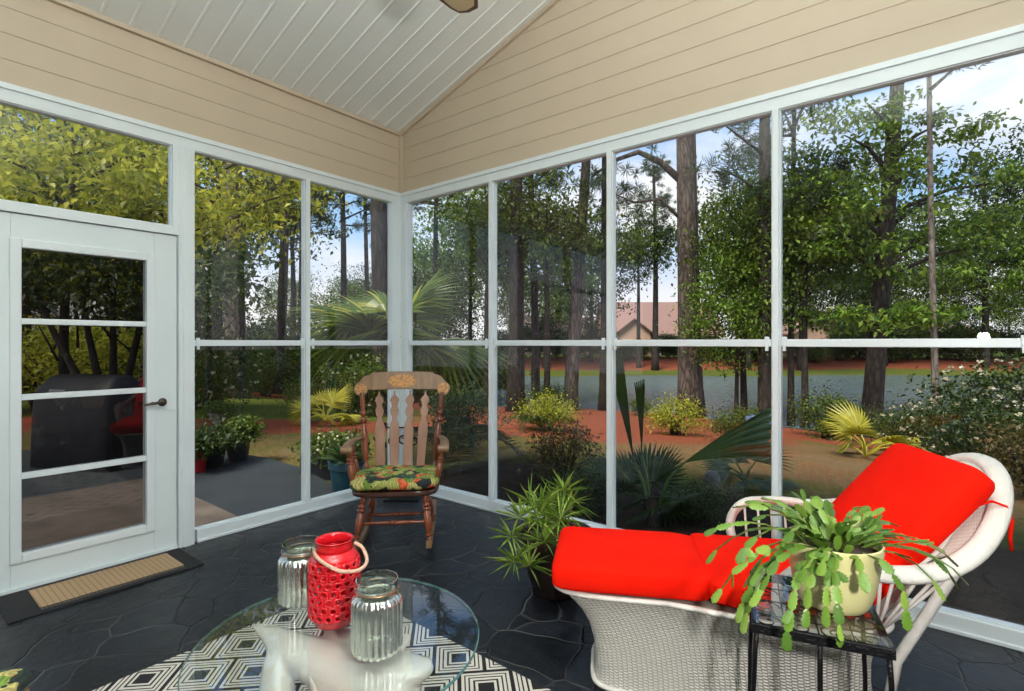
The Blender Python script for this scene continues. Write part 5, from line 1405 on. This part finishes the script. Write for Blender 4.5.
bO = mk_bush(71, 'leafO', .55, .95, 40, 70, .055, csize=.3); bG = mk_bush(72, 'leafA', .7, .9, 46, 70, .065, csize=.34); bY = mk_bush(73, 'leafY', .6, .7, 40, 60, .06, csize=.3); bD = mk_bush(74, 'leafC', .8, 1.0, 50, 70, .07, csize=.38)
bV = mk_bush(76, 'leafA', .95, 1.3, 60, 70, .08, 'bloom', 60, .4)
bW = mk_bush(75, 'leafC', .95, 1.3, 60, 70, .08, 'bloom', 80, .4)
for kind, mk, lab, px, D, sc in (
 ('bO', bO, 'rusty olive azalea bush behind the potted dracaena', 566, 5.6, .66),
 ('bY', bY, 'yellow green bush at the foot of the thick pine', 676, 9.9, .85),
 ('bY', bY, 'low yellow shrub in the red straw of the second window', 548, 9.5, .8),
 ('bG', bG, 'grey green bush at the waterside left of the leaning tree', 828, 12.2, 1.05),
 ('bG', bG, 'round green shrub behind the pleated frond', 738, 9.0, .62),
 ('bD', bD, 'dark waterside bush in the second window', 548, 15.8, .8),
 ('bD', bD, 'dark bush beneath the palms in the window nearest the corner', 462, 8.2, .75),
 ('bG', bG, 'small grassy tuft at the shore left of the thick pine', 640, 16.0, .55),
 ('bY', bY, 'yellow hedge bush seen through the left of the door', 45, 11.5, 2.2),
 ('bY', bY, 'yellow hedge bush seen through the right of the door', 128, 11.8, 2.1),
 ('bY', bY, 'yellow hedge bush in the middle of the door panes', 88, 12.6, 2.3),
 ('bD', bD, 'dark bush at the base of the far pine, window beside the door', 268, 17.0, 1.2),
 ('bG', bG, 'low green clump beside the yellow palmetto', 305, 11.5, .75),
 ('bG', bG, 'green shrub near the lounge back at the right', 905, 9.6, .8),
 ('bO', bO, 'brown green shrub outside the far right window, behind the hoop', 1040, 5.2, .8),
 ('bD', bD, 'dark low planting just outside, left of the lounge arm', 700, 4.4, .30),
 ('bD', bD, 'dark low planting just outside behind the dracaena', 578, 4.6, .36),
):
    P_(kind, mk, 'garden_shrub', 'shrub', lab, px, D, sc)
for lab, px, D, sc in (('white flowering bush over the pale urn, beside the door window', 202, 12.2, 1.25), ('white flowering bush on the lawn behind the rocking chair', 358, 12.0, .95),
                       ('cream flowering bush right of the lounge back, nearer one', 975, 6.6, .72), ('cream flowering bush at the right edge, taller one behind', 1012, 8.6, 1.2), ('small cream flowering bush beside the water at the right', 925, 8.2, .62)):
    P_('bV' if '358' in str(px) else 'bW', bV if px == 358 else bW, 'flowering_shrub', 'shrub', lab, px, D, sc)
t = thing('hydrangea', 'small bush with a pale blue bloom head near the pleated frond', 'shrub')
me, C = crown_mesh('foliage', 91, .3, .4, 20, 40, .05, .05, csize=.2); finish(me, 'foliage', M['leafA'], t)
rng = np.random.default_rng(3); n = 420; c = np.repeat(np.array([[-.13,-.1,.46],[.05,-.12,.47],[.19,-.1,.45]]), 140, 0)+rnd_dirs(rng, n)*.07
finish(leafmesh('b', c, rnd_dirs(rng,n), rnd_dirs(rng,n), np.full(n,.035), np.full(n,.03), .1), 'blossoms', M['blue'], t); set_tree(t, t['label'], 757, 8.3, 1.0, TH)

# pots outside the left windows
def potted(label, px, D, potm, r, h_, z, leafm, R, H, urn=False, seed=1, bloom=None, spiky=False, square=False):
    p = at(px, D, z); t = thing('potted_shrub', label, 'potted plant', p, TH)
    pb = MB()
    if square: pb.box(-r, r, -r*.6, r*.6, 0, h_)
    elif urn: pb.lathe([(r*.6,0),(r*.62,.02),(r*.35,.06),(r*.4,.09),(r*.85,h_*.6),(r*1.0,h_*.85),(r*1.12,h_*.95),(r*1.12,h_),(r*.95,h_),(r*.9,h_*.9)], 32)
    else: pb.lathe([(r*.72,0),(r*.76,.01),(r*.95,h_*.8),(r*1.04,h_*.82),(r*1.06,h_),(r*.97,h_),(r*.94,h_*.9)], 32)
    pb.build('pot', M[potm], t, smooth=50, bevel=.006 if square else 0)
    if spiky:
        rng = np.random.default_rng(seed); n = 46; D_ = rnd_dirs(rng, n); D_[:,2] = np.abs(D_[:,2])*.9+.15
        me = leafmesh('leaves', np.tile([[0,0,h_-.02]],(n,1))+rng.normal(size=(n,3))*.02, D_, rnd_dirs(rng,n)*.3+np.array([[0,0,1]]), rng.uniform(.18,.32,n), np.full(n,.045), .2)
    else: me, C = crown_mesh('foliage', seed, R, H, 26, 70, .055, h_-.06, csize=.2, droop=.1)
    finish(me, 'foliage', M[leafm], t)
    if bloom:
        rng = np.random.default_rng(seed); n = 160; c = rnd_dirs(rng,n)*np.array([[R,R,H*.5]])+np.array([[0,0,h_+H*.4]])
        finish(leafmesh('bl', c, rnd_dirs(rng,n), rnd_dirs(rng,n), np.full(n,.035), np.full(n,.03), .1), 'blossoms', M[bloom], t)
    return t
PZ = -.065
potted('dark round pot with a leafy plant on the patio edge', 238, 6.45, 'potblk', .145, .28, PZ, 'leafA', .17, .26, seed=81)
potted('leafy potted plant left of the dark pot, by the window post', 212, 6.1, 'potblk', .15, .24, PZ, 'leafC', .25, .22, seed=82)
potted('small red pot at the very edge of the window beside the door', 197, 5.85, 'potred', .11, .30, PZ, 'leafC', .13, .12, seed=83)
potted('pale urn on the straw strip under the white flowering bush', 217, 9.3, 'urn', .16, .30, None, 'leafA', .18, .16, urn=True, seed=84)
potted('black planter box with white flowers outside, left of the rocking chair', 333, 5.9, 'potblk', .30, .30, PZ-.1, 'leafA', .30, .26, seed=85, bloom='bloom', square=True)
potted('teal glazed pot with spiky leaves beside the rocking chair, outside', 347, 5.05, 'potteal', .165, .36, PZ-.06, 'palm', .2, .2, seed=86, spiky=True)
# covered grill seen through the door
p = at(92, 6.2, PZ); g = thing('covered_grill', 'black covered grill with a pale badge, seen through the door panes', 'grill', p, TH+R_(-14))
mb = MB(); P = []
for z, w, dd in ((0,.60,.30),(.02,.62,.32),(.55,.60,.31),(.82,.58,.30),(.90,.56,.27),(1.02,.50,.16),(1.05,.47,.10),(1.055,.1,.02)):
    P.append([Vector((math.copysign(abs(math.cos(a))**.35, math.cos(a))*w, math.copysign(abs(math.sin(a))**.35, math.sin(a))*dd, z+.0)) for a in np.linspace(0, 2*PI, 48, endpoint=False)])
mb.grid(P, cv=True); mb.build('cover', M['cover'], g, smooth=60)
MB().box(-.22,.02,-.315,-.29,.855,.90).build('badge', M['plate'], g, bevel=.006)
for x in (-.5,.5): MB().box(x-.05,x+.05,-.28,.28,-.0,.03).build('foot', M['iron'], g)
# small stone by the lounge
mb = MB(); mb.grid(rounded_block(.16,.14,.22,20,10,.8,.8), cv=True); mb.v=[(x*(1-.2*z*4),y,z+.1) for x,y,z in mb.v]
o = mb.build('garden_stone', M['stone'], smooth=180); o.location = at(712, 5.3); tag(o, 'small grey stone in the dark bed left of the lounge arm', 'stone')

# ------------------------------------------------------------------ world, lights, camera
w = bpy.data.worlds.new('sky'); bpy.context.scene.world = w; w.use_nodes = True; nt = w.node_tree
bg = nt.nodes['Background']; tcn = nt.nodes.new('ShaderNodeTexCoord'); s = nt.nodes.new('ShaderNodeSeparateXYZ'); nt.links.new(tcn.outputs['Generated'], s.inputs[0])
gr = ramp(nt, [(0, (.85,.80,.78)), (.06, (.88,.84,.84)), (.2, (.36,.58,.86)), (.5, (.20,.40,.78)), (1, (.18,.36,.72))]); nt.links.new(s.outputs[2], gr.inputs[0])
nz = nd(nt, 'ShaderNodeTexNoise', i_Scale=2.6, i_Detail=6.0, i_Roughness=.55)
mp = nt.nodes.new('ShaderNodeMapping'); mp.inputs['Scale'].default_value = (1,1,2.4); mp.inputs['Location'].default_value = (.4,.3,0); nt.links.new(tcn.outputs['Generated'], mp.inputs[0]); nt.links.new(mp.outputs[0], nz.inputs['Vector'])
cr_ = ramp(nt, [(.44, (0,0,0)), (.62, (1,1,1))]); nt.links.new(nz.outputs[0], cr_.inputs[0])
mx = nd(nt, 'ShaderNodeMix', data_type='RGBA'); nt.links.new(cr_.outputs[0], mx.inputs[0]); nt.links.new(gr.outputs[0], mx.inputs[6]); mx.inputs[7].default_value = (.86,.85,.87,1)
nt.links.new(mx.outputs[2], bg.inputs['Color']); bg.inputs['Strength'].default_value = 1.05

def light(name, typ, loc, energy, color=(1,1,1), size=.1, rot=None):
    l = bpy.data.lights.new(name, typ); l.energy = energy; l.color = color
    if typ == 'SUN': l.angle = size
    elif typ == 'AREA': l.size = size
    else: l.shadow_soft_size = size
    o = bpy.data.objects.new(name, l); COL.objects.link(o); o.location = loc
    if rot: o.rotation_euler = rot
    return o
fl = CAM + RT*.43 + Vector((0,0,.05)) - FW*.02
light('camera_flash', 'POINT', fl, 100, (1,.98,.95), .045)
light('added_ceiling_fill', 'AREA', CAM + Vector((.1,-.35,1.30)), 205, (.97,1,1), .5, (PI,0,0))  # added unseen fill aimed up at the ceiling, brightens the whole room
# low late sun from behind the house
light('sun', 'SUN', (0,0,20), 4.2, (1,.92,.74), R_(20), Vector((.02,.56,-.83)).to_track_quat('-Z','Y').to_euler())

cam = bpy.data.cameras.new('camera'); cam.sensor_width = 36; cam.lens = FPX/1024*36; cam.shift_y = -2.5/1024; cam.clip_start = .05; cam.clip_end = 400
co_ = bpy.data.objects.new('camera', cam); COL.objects.link(co_); co_.location = CAM; co_.rotation_euler = (PI/2, 0, TH)
bpy.context.scene.camera = co_
sc = bpy.context.scene
sc.view_settings.view_transform = 'Standard'; sc.view_settings.look = 'None'; sc.view_settings.gamma = 1; sc.view_settings.use_curve_mapping = False
sc.view_settings.exposure = 0.32
sc.cycles.max_bounces = 8; sc.cycles.transparent_max_bounces = 24; sc.cycles.sample_clamp_indirect = 6
sc.cycles.caustics_reflective = False; sc.cycles.caustics_refractive = False
